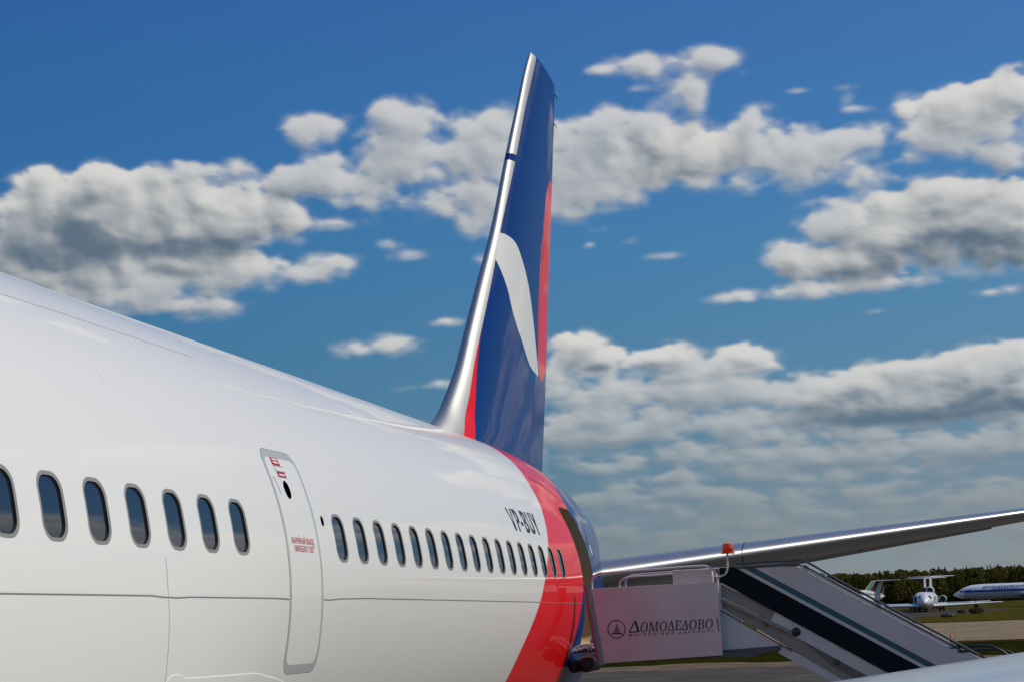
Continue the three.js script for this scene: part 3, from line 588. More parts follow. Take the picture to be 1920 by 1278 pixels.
// ---------------------------------------------------------------- boarding stairs at the rear door
{
  const B = [6.4, 0, -25.1], st = thing('boarding_stairs', 'grey-white mobile boarding stairs with teal stripe and beacon at the rear door', 'boarding stairs', B);
  const put = (name, g, m, parent = st) => { const list = (Array.isArray(g) ? g : [g]).map((q) => q.clone().translate(-B[0], -B[1], -B[2])); return part(name, list, m, parent); };
  const grime = noiseTexture(512, (u, v) => { const n = tileFbm(u, v, 5, 5), s = tileFbm(u, v, 24, 3), k = 0.93 + n * 0.16 + Math.min(0, s + 0.12) * 0.28; return [k, k, k]; });
  const sheet = std(lin(0.70, 0.655, 0.61), 0.5, { map: grime });
  const P = {
    sheet, sheetCool: std(lin(0.66, 0.66, 0.62), 0.5, { map: grime }), teal: std(lin(0.03, 0.115, 0.13), 0.6), dark: phys(lin(0.010, 0.018, 0.021), 0.9, { specularIntensity: 0.2 }), olive: std(lin(0.30, 0.285, 0.24), 0.6, { map: grime }), brown: std(lin(0.16, 0.15, 0.125), 0.65, { map: grime }),
    rail: std(lin(0.62, 0.6, 0.6), 0.4), steel: phys(lin(0.012, 0.012, 0.012), 0.3, { clearcoat: 1, clearcoatRoughness: 0.12, ior: 1.8 }), blackRail: std(lin(0.02, 0.02, 0.022), 0.35), bumper: std(lin(0.26, 0.26, 0.27), 0.5), grey: std(lin(0.10, 0.10, 0.11), 0.6), print: std(lin(0.035, 0.02, 0.035), 0.6),
    orange: phys(lin(0.9, 0.10, 0.006), 0.3, { transmission: 0.35, thickness: 0 }), orangeDark: std(lin(0.5, 0.05, 0.004), 0.4), labelWhite: std(lin(0.8, 0.8, 0.78), 0.4), tread: std(lin(0.2, 0.2, 0.2), 0.6), stain: std(lin(0.5, 0.12, 0.11), 0.7),
  };
  const ZN = -23.8, ZF = -26.4;
  // platform with its side panels
  const face = [[2.745, 4.72], [2.865, 3.715], [4.49, 3.77], [4.475, 4.745]];
  const uvMetres = (g) => { const p = g.attributes.position, uv = []; for (let i = 0; i < p.count; i++) uv.push(p.getX(i) * 0.4, p.getY(i) * 0.4); g.setAttribute('uv', new THREE.Float32BufferAttribute(uv, 2)); return g; };
  const panel = put('platform_panel', uvMetres(slab(face, ZN - 0.035, ZN, 0.004)), P.sheet);
  panel.userData.label = 'pale sheet panel with round emblem and airport name';
  put('platform_panel', uvMetres(slab(face, ZF, ZF + 0.035, 0.004)), P.sheet);
  for (const [x, y] of [[2.87, 4.40], [3.26, 4.42], [3.63, 4.43], [4.0, 4.44], [2.93, 3.96], [3.32, 3.97], [3.69, 3.98], [4.06, 3.99], [4.44, 4.2], [2.86, 4.02]]) put('rivet', new THREE.CylinderGeometry(0.006, 0.007, 0.006, 10).rotateX(Math.PI / 2).translate(x, y, ZN + 0.003), P.grey, panel);
  // emblem: a ring with a stepped tower
  {
    const rg = new THREE.RingGeometry(0.112, 0.124, 56).translate(3.07, 4.165, ZN + 0.004);
    const e = put('emblem', rg, P.print, panel), bar = (y0, y1, w0, w1, dx = 0) => new THREE.ShapeGeometry(new THREE.Shape([[-w0, y0], [w0, y0], [w1, y1], [-w1, y1]].map(([x, y]) => new THREE.Vector2(3.07 + x + (y - 4.1) * 0.06 + dx, y)))).translate(0, 0, ZN + 0.004);
    for (const [y0, y1, w0, w1] of [[4.098, 4.116, .082, .058], [4.126, 4.142, .052, .040], [4.152, 4.168, .036, .028], [4.178, 4.192, .024, .018], [4.202, 4.214, .014, .009], [4.222, 4.256, .006, .0015]]) put('emblem_bar', bar(y0, y1, w0, w1), P.print, e);
    const tilt = (g, x, y) => g.rotateZ(0.016).translate(x, y, ZN + 0.004);
    put('lettering', tilt(join([textShape('Δ', fontSerif, 0.148, 0.155, 0.16), textShape('ΟΜΟΔΕΔΟΒΟ', fontSerif, 0.98, 0.125, 0.16).translate(0.158, 0.0, 0)]), 3.235, 4.112), P.print, panel);
    put('small_lettering', tilt(textShape('МОСКОВСКИЙ АЭРОПОРТ', fontThin, 1.16, 0.034, 0.2, 0.42), 3.23, 4.062), P.print, panel);
    put('paint_stain', slab([[4.435, 4.27], [4.455, 4.27], [4.465, 4.09], [4.45, 4.08]], ZN + 0.001, ZN + 0.004), P.stain, panel);
  }
  put('platform_floor', box(2.9, 4.9, 3.74, 3.80, ZF + 0.04, ZN - 0.04), P.grey);
  put('bumper_pad', rod([2.685, 4.77, ZN - 0.02], [2.83, 3.70, ZN - 0.02], 0.052, 0.056, 20), P.bumper);
  put('bumper_pad', rod([2.685, 4.77, ZF + 0.02], [2.83, 3.70, ZF + 0.02], 0.052, 0.056, 20), P.bumper);
  const rail = (z) => tube([[2.75, 4.70, z], [2.765, 4.85, z], [2.84, 4.915, z], [2.95, 4.925, z], [3.6, 4.945, z], [4.2, 4.962, z], [4.33, 4.955, z], [4.43, 4.895, z], [4.468, 4.80, z], [4.475, 4.60, z]], 0.017, 80, 10);
  put('handrail', rail(ZN - 0.02), P.rail); put('handrail', rail(ZF + 0.02), P.rail);
  put('handrail', tube([[3.05, 4.70, ZN - 0.45], [3.07, 4.80, ZN - 0.45], [3.15, 4.855, ZN - 0.45], [3.5, 4.87, ZN - 0.45], [3.87, 4.885, ZN - 0.45]], 0.014, 40, 8), P.rail);
  put('control_box', new RoundedBoxGeometry(0.54, 0.34, 0.16, 2, 0.012).translate(4.13, 4.755, ZN - 0.16), sheet);
  const bc = put('beacon', tube([[4.44, 4.81, ZN], [4.52, 4.812, ZN], [4.585, 4.84, ZN], [4.615, 4.90, ZN], [4.625, 5.0, ZN], [4.63, 5.11, ZN]], 0.013, 40, 8), P.rail);
  bc.userData.label = 'orange warning beacon on a bent pole';
  put('beacon_base', new THREE.CylinderGeometry(0.088, 0.094, 0.02, 24).translate(4.64, 5.12, ZN), P.orangeDark, bc);
  put('beacon_lens', new THREE.LatheGeometry([[0.0, 0.118], [0.05, 0.118], [0.066, 0.108], [0.07, 0.06], [0.074, 0.0], [0, 0]].map((p) => new THREE.Vector2(...p)), 24).translate(4.64, 5.131, ZN), P.orange, bc);
  // flight: a sloped coordinate along (a) and across (p)
  const al = R(30.8), ca = Math.cos(al), sa = Math.sin(al), at = (a, p) => [4.7 + a * ca + p * sa, 4.93 - a * sa + p * ca];
  function band(p0, p1, a0, a1, xMin = 4.5, yMax = 4.93) { // a strip of the side, cut at the top and the left
    let poly = [at(a0, p0), at(a1, p0), at(a1, p1), at(a0, p1)];
    const cut = (poly, f) => { const out = []; poly.forEach((A, i) => { const Bp = poly[(i + 1) % poly.length], fa = f(A), fb = f(Bp); if (fa >= 0) out.push(A); if ((fa >= 0) !== (fb >= 0)) { const t = fa / (fa - fb); out.push([A[0] + (Bp[0] - A[0]) * t, A[1] + (Bp[1] - A[1]) * t]); } }); return out; };
    return cut(cut(poly, (q) => yMax - q[1]), (q) => q[0] - xMin);
  }
  const ZS = -23.9, LEN = 8.4;
  for (const [z0, z1] of [[ZS - 0.03, ZS], [ZF, ZF + 0.03]]) {
    const side = put('side_panel', uvMetres(slab(band(0.121, 0.405, -2, LEN), z0, z1, 0.003)), P.sheet);
    put('teal_stripe', slab(band(0.047, 0.119, -2, LEN), z0, z1 - 0.002), P.teal, side);
    put('white_stripe', uvMetres(slab(band(0.001, 0.046, -2, LEN), z0, z1)), P.sheetCool, side);
    put('dark_stripe', slab(band(-0.268, 0.0, -2, LEN), z0, z1 - 0.002), P.dark, side);
    put('lower_sheet', uvMetres(slab(band(-0.43, -0.27, 0.75, LEN), z0 - 0.02, z1 - 0.02)), P.sheetCool, side);
    put('lower_stringer', uvMetres(slab(band(-0.73, -0.61, 0.7, LEN, 5.22, 3.92), z0 - 0.05, z1 - 0.05)), P.sheetCool, side);
  }
  put('telescopic_beam', uvMetres(slab([[4.5, 4.72], [4.5, 4.395], [5.96, 3.45], [7.0, 2.8], [7.2, 2.95], [6.42, 3.44], [5.5, 4.05], [5.3, 4.28], [5.1, 4.40]], ZS - 0.09, ZS - 0.04, 0.006)), P.olive);
  put('beam_cover', uvMetres(slab([[5.30, 4.15], [5.42, 4.13], [7.1, 3.09], [7.0, 2.9], [5.9, 3.60]], ZS - 0.04, ZS - 0.025, 0.004)), P.brown);
  put('hydraulic_ram', rod([4.5, 4.50, ZS - 0.02], [5.42, 4.02, ZS - 0.02], 0.035, 0.03), P.olive);
  put('ram_joint', new THREE.SphereGeometry(0.062, 16, 12).translate(5.47, 4.04, ZS - 0.03), P.blackRail);
  put('skirt_panel', uvMetres(slab([[4.47, 4.385], [5.25, 3.885], [5.25, 3.87], [4.47, 3.83]], ZS - 0.06, ZS - 0.045)), P.sheetCool);
  put('skirt_joint', tube([[4.48, 4.36, ZS - 0.04], [5.4, 3.79, ZS - 0.04]], 0.007, 4, 6), P.blackRail);
  put('platform_beam', slab([[4.45, 3.832], [5.25, 3.868], [5.25, 3.805], [4.45, 3.768]], ZS - 0.12, ZS - 0.02, 0.004), P.grey);
  for (const [x, y, r] of [[5.08, 4.15, 0.022], [5.98, 3.63, 0.03]]) put('hook_ring', new THREE.TorusGeometry(r, 0.006, 8, 20).translate(x, y, ZS - 0.01), P.blackRail);
  for (let k = 0; k < 22; k++) { const [x, y] = at(0.55 + k * 0.36, -0.02); put('step', box(x - 0.16, x + 0.14, y - 0.19, y - 0.16, ZF + 0.05, ZS - 0.05), P.tread); }
  // hand rails of the flight
  const hr = (p, a0, a1, z, r, lead) => tube([...(lead ? [[4.72, 4.945 + (p - 0.475), z], [5.3, 4.955 + (p - 0.475), z], [5.48, 4.95 + (p - 0.475), z]] : []), ...[0, 0.25, 0.5, 0.75, 1].map((t) => [...at(a0 + (a1 - a0) * t, p), z])], r, 90, 10);
  for (const z of [ZS + 0.01]) {
    put('flight_handrail', hr(0.50, 0.72, 3.42, z, 0.016, true), P.steel);
    put('flight_handrail', hr(0.445, 0.80, 3.10, z, 0.012, true), P.steel);
    for (const a of [0.86, 1.92, 2.98]) { const [x, y] = at(a, 0.40), [x1, y1] = at(a - 0.02, 0.475); put('rail_bracket', slab([[x - 0.035, y - 0.02], [x + 0.035, y - 0.06], [x1 + 0.03, y1 - 0.01], [x1 - 0.03, y1 + 0.02]], z - 0.03, z - 0.012), P.sheetCool); }
  }
  for (const z of [ZS - 0.02]) {
    put('lower_handrail', tube([[7.42, 3.755, z], [7.55, 3.772, z], [7.92, 3.772, z], [8.03, 3.735, z], [8.3, 3.55, z], [9.4, 2.9, z]], 0.021, 50, 10), P.blackRail);
    put('lower_handrail', tube([[7.48, 3.70, z - 0.1], [7.65, 3.715, z - 0.1], [8.08, 3.715, z - 0.1], [8.19, 3.68, z - 0.1], [8.5, 3.47, z - 0.1], [9.5, 2.85, z - 0.1]], 0.021, 50, 10), P.blackRail);
  }
  // cushions between the platform and the skin of the airplane
  {
    const stripes = [], gaps = [];
    for (let k = 0; k < 9; k++) { const r = 0.205 - k * 0.019; (k % 2 ? gaps : stripes).push(new THREE.TorusGeometry(r, 0.0105, 8, 30, Math.PI).rotateX(-0.5).scale(1, 0.62, 1).translate(2.62, 3.865 + k * 0.004, ZN - 0.10 + k * 0.014)); }
    const c = put('door_cushion', new THREE.SphereGeometry(0.205, 28, 14, 0, Math.PI * 2, 0, Math.PI / 2).scale(1, 0.56, 0.6).translate(2.62, 3.862, ZN - 0.16), P.grey);
    stripes.forEach((g) => put('cushion_ring', g, P.labelWhite, c)); gaps.forEach((g) => put('cushion_ring', g, P.blackRail, c));
    put('cushion_flap', slab([[2.5, 3.80], [2.6, 3.835], [2.86, 3.875], [2.87, 3.83], [2.7, 3.79], [2.52, 3.775]], ZN - 0.2, ZN - 0.1, 0.006), P.sheet);
    put('rubber_roller', new THREE.CapsuleGeometry(0.10, 0.7, 8, 20).rotateX(Math.PI / 2).translate(2.62, 3.70, ZN - 0.35), M.rubber);
    put('rubber_roller', new THREE.CapsuleGeometry(0.085, 0.7, 8, 20).rotateX(Math.PI / 2).translate(2.45, 3.68, ZN - 0.42), M.rubber);
  }
  // carrier under the stairs
  put('carrier_frame', [box(4.6, 12.2, 0.55, 0.85, -26.2, -24.0)], P.grey);
  for (const x of [7.2, 9.2]) for (const z of [-25.95, -24.3]) put('lift_column', box(x - 0.08, x + 0.08, 0.85, x < 8 ? 2.7 : 1.5, z - 0.08, z + 0.08), P.bumper);
  for (const x of [5.6, 10.6]) for (const z of [-26.15, -24.05]) put('carrier_wheel', new THREE.CylinderGeometry(0.4, 0.4, 0.26, 24).rotateX(Math.PI / 2).translate(x, 0.4, z), M.rubber);
}

// ---------------------------------------------------------------- ground
{
  const grassTex = noiseTexture(512, (u, v) => { const n = tileFbm(u, v, 4, 5), s = tileFbm(u, v, 40, 3), k = 1 + n * 0.5 + s * 0.9, d = clamp01(0.35 + n * 1.6); return [(0.135 + d * 0.045) * k, (0.165 - d * 0.012) * k, 0.05 * k]; }, true);
  const concreteTex = noiseTexture(512, (u, v, x, y) => { const n = tileFbm(u, v, 5, 5), s = tileFbm(u, v, 60, 2), j = (x % 128 < 1 || y % 128 < 1) ? 0.8 : 1, k = (1 + n * 0.3 + s * 0.25) * j; return [0.53 * k, 0.47 * k, 0.395 * k]; }, true);
  const asphaltTex = noiseTexture(512, (u, v) => { const n = tileFbm(u, v, 5, 5), s = tileFbm(u, v, 90, 2), k = 1 + n * 0.35 + s * 0.3; return [0.335 * k, 0.32 * k, 0.30 * k]; }, true);
  const sandTex = noiseTexture(256, (u, v) => { const n = tileFbm(u, v, 5, 5), s = tileFbm(u, v, 40, 2), k = 1 + n * 0.5 + s * 0.4; return [0.44 * k, 0.385 * k, 0.32 * k]; }, true);
  const matOf = (t) => phys(0xffffff, 1, { map: t, specularIntensity: 0 });
  const grass = matOf(grassTex), concrete = matOf(concreteTex), asphalt = matOf(asphaltTex), sand = matOf(sandTex);
  function sheet(outline, y, scale) { // outline in x and z
    const g = new THREE.ShapeGeometry(new THREE.Shape(outline.map(([x, z]) => new THREE.Vector2(x, -z)))), p = g.attributes.position, uv = [];
    for (let i = 0; i < p.count; i++) uv.push(p.getX(i) / scale, p.getY(i) / scale);
    g.setAttribute('uv', new THREE.Float32BufferAttribute(uv, 2));
    return g.rotateX(-Math.PI / 2).translate(0, y, 0);
  }
  const wobble = (x0, x1, z, amp, f, seed) => { const o = []; for (let x = x0; x <= x1 + 0.01; x += (x1 - x0) / 160) o.push([x, z + amp * fbm(x * f + seed, seed * 1.7, 4) * 2]); return o; };
  const strip = (x0, x1, zn, zf, an, af, f, seed) => [...wobble(x0, x1, zn, an, f, seed), ...wobble(x0, x1, zf, af, f, seed + 40).reverse()];
  structure('ground', sheet([[-4000, 4000], [4000, 4000], [4000, -4000], [-4000, -4000]], 0, 40), grass);
  const meadowTex = noiseTexture(512, (u, v) => { const n = tileFbm(u, v, 4, 5), s = tileFbm(u, v, 40, 3), k = 1 + n * 0.5 + s * 0.8, d = clamp01(0.5 + n * 1.8); return [(0.255 + d * 0.06) * k, (0.26 + d * 0.02) * k, 0.105 * k]; }, true);
  structure('meadow', sheet(strip(-900, 900, -272, -900, 3, 3, 0.05, 61), 0.003, 34), matOf(meadowTex));
  structure('apron', sheet([[-400, 300], [400, 300], [400, -96], [-400, -96]], 0.016, 20), phys(lin(0.27, 0.26, 0.25), 1, { specularIntensity: 0, map: noiseTexture(512, (u, v, x, y) => { const n = tileFbm(u, v, 5, 5), s = tileFbm(u, v, 60, 2), j = (x % 128 < 1 || y % 128 < 1) ? 0.75 : 1, k = (1 + n * 0.22 + s * 0.2) * j; return [0.66 * k, 0.645 * k, 0.61 * k]; }, true) }));
  structure('apron_shoulder', sheet([[-400, -96], [400, -96], ...wobble(-400, 400, -119, 1.2, 0.09, 3).reverse()], 0.012, 22), asphalt);
  structure('sand_verge', sheet(strip(-160, 160, -117.5, -130, 0.5, 4, 0.12, 11), 0.006, 9), sand);
  structure('taxiway', sheet(strip(-600, 600, -166, -264, 0.8, 1.2, 0.06, 21), 0.008, 30), concrete);
  structure('earth_verge', sheet(strip(-200, 200, -160, -167.5, 3, 0.3, 0.16, 31), 0.004, 8), phys(lin(0.05, 0.026, 0.014), 1, { specularIntensity: 0 }));
  structure('parking_stand', sheet([[-90, -300], [0, -318], [8, -345], [16, -375], [22, -420], [10, -470], [-90, -480]], 0.006, 26), phys(lin(0.072, 0.062, 0.05), 1, { specularIntensity: 0 }));
  structure('apron_joint', [sheet([[-5.2, -100], [-4.9, -100], [-3.0, -118], [-3.3, -118]], 0.018, 5)], std(lin(0.035, 0.035, 0.035), 1));
}

// ---------------------------------------------------------------- parked airplanes in the distance
const AP = {
  white: phys(lin(0.72, 0.73, 0.73), 0.4, { clearcoat: 0.7, clearcoatRoughness: 0.1 }), dirty: std(lin(0.50, 0.52, 0.50), 0.55), grey: std(lin(0.42, 0.44, 0.45), 0.5), glass: phys(lin(0.01, 0.012, 0.015), 0.1), dark: std(lin(0.01, 0.01, 0.01), 0.8), green: std(lin(0.02, 0.22, 0.14), 0.5), red: std(lin(0.28, 0.03, 0.03), 0.6), blue: std(lin(0.02, 0.03, 0.25), 0.5), paleBlue: std(lin(0.10, 0.28, 0.45), 0.5), maroon: std(lin(0.10, 0.02, 0.02), 0.6),
};
// body of revolution along +z (nose at z = 0, tail towards -z): [z, radius, height of the axis]
function hull(rows, wz = 1, n = 28) {
  const pos = [], idx = [], uv = [];
  rows.forEach(([z, r, y], j) => { for (let i = 0; i <= n; i++) { const a = i / n * Math.PI * 2; pos.push(Math.cos(a) * r * wz, y + Math.sin(a) * r, z); uv.push(i / n, z); if (j && i) { const k = j * (n + 1) + i; idx.push(k - 1 - (n + 1), k - (n + 1), k - 1, k - (n + 1), k, k - 1); } } });
  return geo(pos, idx, uv);
}
function flatWing(root, tip, t0, t1) { // a tapered, swept slab with a rounded nose; root and tip: [x, y, zLead, zTrail]
  const prof = [[0, 0], [0.02, 0.5], [0.1, 0.85], [0.35, 1], [0.7, 0.55], [1, 0.04], [0.7, -0.5], [0.35, -0.8], [0.1, -0.75], [0.02, -0.45]], n = prof.length, pos = [], idx = [];
  [[root, t0], [[0, 1, 2, 3].map((k) => root[k] + (tip[k] - root[k]) * 0.97), t1 * 1.03], [tip, t1 * 0.3]].forEach(([q, t]) => prof.forEach(([u, v]) => pos.push(q[0], q[1] + v * t / 2, q[2] + (q[3] - q[2]) * u)));
  for (let j = 0; j < 2; j++) for (let i = 0; i < n; i++) { const a = j * n + i, b = j * n + (i + 1) % n; idx.push(a, b, a + n, b, b + n, a + n); }
  for (let i = 1; i + 1 < n; i++) idx.push(2 * n, 2 * n + i, 2 * n + i + 1);
  const g = geo(pos, idx).toNonIndexed(); g.computeVertexNormals();
  return g;
}
function trijet(label, pos, turn, look) {
  const t = thing('parked_trijet', label, 'airplane', pos, turn, look.group);
  const y = 2.55;
  part('fuselage', hull([[0, 0.05, y - 0.55], [-0.4, 0.55, y - 0.48], [-1.2, 1.05, y - 0.32], [-2.4, 1.5, y - 0.12], [-4.2, 1.85, y], [-6, 1.9, y], [-22, 1.9, y], [-27, 1.65, y + 0.2], [-31, 1.05, y + 0.7], [-34, 0.4, y + 1.2], [-34.6, 0.1, y + 1.25]]), look.body, t);
  const nose = part('cockpit_window', hull([[-2.06, 1.43, y - 0.13], [-2.75, 1.635, y - 0.045]], 1, 28), AP.glass, t);
  { const g = nose.geometry, keep = [], p = g.attributes.position; const ix = g.index.array; for (let i = 0; i < ix.length; i += 3) { const cy = (p.getY(ix[i]) + p.getY(ix[i + 1]) + p.getY(ix[i + 2])) / 3; if (cy > y + 0.45 && cy < y + 1.1) keep.push(ix[i], ix[i + 1], ix[i + 2]); } g.setIndex(keep); }
  for (const s of [-1, 1]) {
    part('wing', flatWing([s * 1.2, 1.25, -11.2, -18.4], [s * 16.6, 1.55, -18.2, -20.6], 0.85, 0.28), look.wing, t);
    const e = part('engine', hull([[-23.2, 0.62, 0], [-22.9, 0.72, 0], [-23.3, 0.85, 0], [-25, 0.85, 0], [-27, 0.6, 0], [-27.4, 0.45, 0]], 1, 20).translate(s * 2.9, y + 0.15, 0), look.engine, t);
    part('intake', [new THREE.CircleGeometry(0.64, 20).translate(s * 2.9, y + 0.15, -23.15)], AP.dark, e);
    part('intake_lip', new THREE.TorusGeometry(0.7, 0.09, 8, 24).translate(s * 2.9, y + 0.15, -22.95), look.lip, e);
    part('tailplane', flatWing([s * 0.1, 8.0, -31.4, -35.2], [s * 5.5, 8.05, -34.6, -36.4], 0.4, 0.16), look.wing, t);
    part('main_gear', rod([s * 2.8, 1.2, -17.6], [s * 2.8, 0.3, -17.6], 0.16), AP.grey, t);
    for (const dx of [-0.45, 0.45]) part('wheel', new THREE.CylinderGeometry(0.52, 0.52, 0.36, 18).rotateZ(Math.PI / 2).translate(s * 2.8 + dx, 0.52, -17.6), AP.dark, t);
  }
  part('fin', [slab([[-25.6, 4.0], [-30.0, 7.9], [-35.2, 8.15], [-33.4, 3.6]], -0.2, 0.2, 0.06).rotateY(-Math.PI / 2)], look.fin, t);
  if (look.bands) for (const [u0, u1, m] of look.bands) part('fin_band', slab([[-25.6 - 7.8 * u0, 4.05], [-30 - 5.2 * u0, 7.85], [-30 - 5.2 * u1, 7.9], [-25.6 - 7.8 * u1, 4.05]], -0.22, 0.22).rotateY(-Math.PI / 2), m, t);
  const ce = part('centre_intake', hull([[-25.2, 0.66, 4.75], [-24.9, 0.78, 4.75], [-25.3, 0.92, 4.75], [-27.5, 0.95, 4.7], [-31, 0.8, 4.3], [-33.5, 0.4, 4.1]], 1, 20), look.centre, t);
  part('intake', new THREE.CircleGeometry(0.7, 20).translate(0, 4.75, -25.1), AP.dark, ce);
  part('nose_gear', rod([0, 0.9, -3.6], [0, 0.3, -3.6], 0.12), AP.grey, t);
  for (const dx of [-0.26, 0.26]) part('wheel', new THREE.CylinderGeometry(0.4, 0.4, 0.24, 16).rotateZ(Math.PI / 2).translate(dx, 0.4, -3.6), AP.dark, t);
  if (look.patch) for (const s of [-1, 1]) part('side_marking', slab([[-5, y + 0.3], [-11, y + 1.0], [-15, y + 0.2], [-9, y - 0.6]], -0.02, 0.02).rotateY(-Math.PI / 2).translate(s * 1.86, 0, 0), AP.paleBlue, t);
  return t;
}
const G = 'trijets parked on the far stand';
trijet('white trijet with T-tail parked nose-on, green-ringed side engine', [1.6, 0, -405], R(-2.6), { body: AP.white, wing: AP.white, engine: AP.white, lip: AP.green, fin: AP.white, centre: AP.white, patch: true, group: G });
trijet('second white T-tailed trijet, with red intake, half hidden behind the nose-on one', [-0.1, 0, -448], R(-2.2), { body: AP.dirty, wing: AP.white, engine: AP.maroon, lip: AP.red, fin: AP.white, centre: AP.red, group: G });
trijet('trijet with red and green banded fin, mostly behind the stair rail', [-34.9, 0, -481], R(-45), { body: AP.dirty, wing: AP.dirty, engine: AP.grey, lip: AP.grey, fin: AP.dirty, centre: AP.dirty, bands: [[0.06, 0.2, AP.green], [0.24, 0.56, AP.maroon], [0.86, 0.99, AP.dark]], group: G });
{
  const t = thing('parked_jetliner', 'white jetliner with blue side stripe and blue lettering, nose to the left', 'airplane', [8.0, 0, -462], R(-90));
  const y = 3.85, rows = [[0, 0.05, y - 0.45], [-0.5, 0.4, y - 0.42], [-1.6, 0.85, y - 0.3], [-2.6, 1.35, y - 0.12], [-4.4, 1.78, y + 0.03], [-7, 2.0, y], [-36, 2.0, y], [-42, 1.6, y + 0.25], [-48, 0.6, y + 0.9], [-50, 0.15, y + 1.1]];
  part('fuselage', hull(rows), AP.white, t);
  const grow = rows.slice(3, 8).map(([z, r, h]) => [z, r + 0.012, h]);
  const bandG = (lo, hi) => { const g = hull(grow, 1, 72), keep = [], p = g.attributes.position, ix = g.index.array; for (let i = 0; i < ix.length; i += 3) { const c = (p.getY(ix[i]) + p.getY(ix[i + 1]) + p.getY(ix[i + 2])) / 3; if (c > y + lo && c < y + hi) keep.push(ix[i], ix[i + 1], ix[i + 2]); } g.setIndex(keep); return g; };
  part('blue_stripe', bandG(0.05, 0.5), AP.blue, t);
  part('grey_belly', bandG(-2.2, 0.03), AP.grey, t);
  part('cockpit_window', hull([[-1.72, 0.93, y - 0.27], [-2.35, 1.26, y - 0.15]].map(([z, r, h]) => [z, r + 0.02, h]), 1, 28), AP.glass, t);
  { const c = t.children[3], g = c.geometry, keep = [], p = g.attributes.position, ix = g.index.array; for (let i = 0; i < ix.length; i += 3) { const cy = (p.getY(ix[i]) + p.getY(ix[i + 1]) + p.getY(ix[i + 2])) / 3; if (cy > y + 0.15 && cy < y + 0.62) keep.push(ix[i], ix[i + 1], ix[i + 2]); } g.setIndex(keep); }
  for (const s of [-1, 1]) {
    part('wing', flatWing([s * 1.6, 3.0, -15.5, -25.5], [s * 20, 4.3, -28.5, -31.5], 1.2, 0.35), AP.grey, t);
    for (const k of [0.42, 0.72]) part('engine', hull([[0, 0.75, 0], [0.15, 0.85, 0], [-0.3, 1.0, 0], [-3.2, 0.9, 0], [-4.2, 0.5, 0]], 1, 18).translate(s * 20 * k, 2.3 + k, -15.5 - 13 * k + 1.2), AP.grey, t);
    part('tailplane', flatWing([s * 0.5, 5.0, -43, -48], [s * 7, 5.3, -47, -49.5], 0.5, 0.2), AP.grey, t);
    part('main_gear', [rod([s * 3, 2.6, -23], [s * 3, 0.5, -23], 0.2), new THREE.CylinderGeometry(0.6, 0.6, 1.0, 18).rotateZ(Math.PI / 2).translate(s * 3, 0.6, -23)], AP.dark, t);
  }
  part('fin', slab([[-39, 5.6], [-45, 12.5], [-49.5, 12.5], [-48, 5.2]], -0.2, 0.2, 0.06).rotateY(-Math.PI / 2), AP.white, t);
  part('nose_gear', [rod([0, 2.2, -5.4], [0, 0.5, -5.4], 0.14), new THREE.CylinderGeometry(0.5, 0.5, 0.6, 16).rotateZ(Math.PI / 2).translate(0, 0.5, -5.4)], AP.dark, t);
  // lettering wraps on the port side, which faces the picture
  const wrap = (str, f, z0, w, h, y0) => { const g = textShape(str, f, w, h, 0.1), p = g.attributes.position; for (let i = 0; i < p.count; i++) { const yy = y0 + p.getY(i), x = Math.sqrt(Math.max(0.01, 2.03 ** 2 - (yy - y) ** 2)); p.setXYZ(i, x, yy, z0 - p.getX(i)); } g.computeVertexNormals(); return g; };
  part('lettering', wrap('ДОМОДЕДОВСКИЕ', font, -7.2, 10.4, 0.5, y + 0.98), AP.blue, t);
  part('small_lettering', wrap('АВИАЛИНИИ', font, -9.5, 6.0, 0.26, y + 0.6), AP.blue, t);
}
// low dark bundle and a shrub on the grass, an orange marker by the taxiway
{
  const g = new THREE.IcosahedronGeometry(1, 4), p = g.attributes.position;
  for (let i = 0; i < p.count; i++) { const x = p.getX(i), y = p.getY(i), z = p.getZ(i), k = 1 + 0.25 * noise2(x * 2 + 5, z * 2 + y); p.setXYZ(i, x * k * 1.1, Math.max(0, y * k * 0.42 + 0.25), z * k * 0.6); }
  g.computeVertexNormals();
  const o = part('covered_bundle', g, std(lin(0.02, 0.02, 0.026), 0.5), scene); o.position.set(6.6, 0, -315);
  tag(o, 'low dark covered bundle lying on the grass in front of the nose-on trijet', 'bundle');
  const k = thing('marker_cone', 'small orange marker at the near edge of the taxiway', 'marker', [7.2, 0, -176]);
  part('cone', new THREE.CylinderGeometry(0.03, 0.16, 0.42, 16).translate(0, 0.25, 0), std(lin(0.7, 0.18, 0.01), 0.6), k);
  part('base', new RoundedBoxGeometry(0.42, 0.05, 0.42, 1, 0.01).translate(0, 0.03, 0), std(lin(0.6, 0.2, 0.02), 0.6), k);
}

// ---------------------------------------------------------------- vegetation
function leafCloud(n, shape, size, seedColour) { // many small leaf-clump faces through a crown's volume
  const pos = [], nor = [], idx = [], col = [];
  for (let i = 0; i < n; i++) {
    const { c, r } = shape(), q = new THREE.Quaternion().setFromEuler(new THREE.Euler(rnd() * 6.3, rnd() * 6.3, rnd() * 6.3)), k = r * size, b = pos.length / 3;
    for (const [x, y] of [[-1, -0.5], [0.2, -0.9], [1, 0.3], [-0.1, 1]]) { const v = new THREE.Vector3(x * k, y * k, (rnd() - 0.5) * k * 0.6).applyQuaternion(q); pos.push(c[0] + v.x, c[1] + v.y, c[2] + v.z); }
    const tint = seedColour(); for (let j = 0; j < 4; j++) col.push(...tint);
    idx.push(b, b + 1, b + 2, b, b + 2, b + 3);
  }
  const g = geo(pos, idx); g.setAttribute('color', new THREE.Float32BufferAttribute(col, 3));
  return g;
}
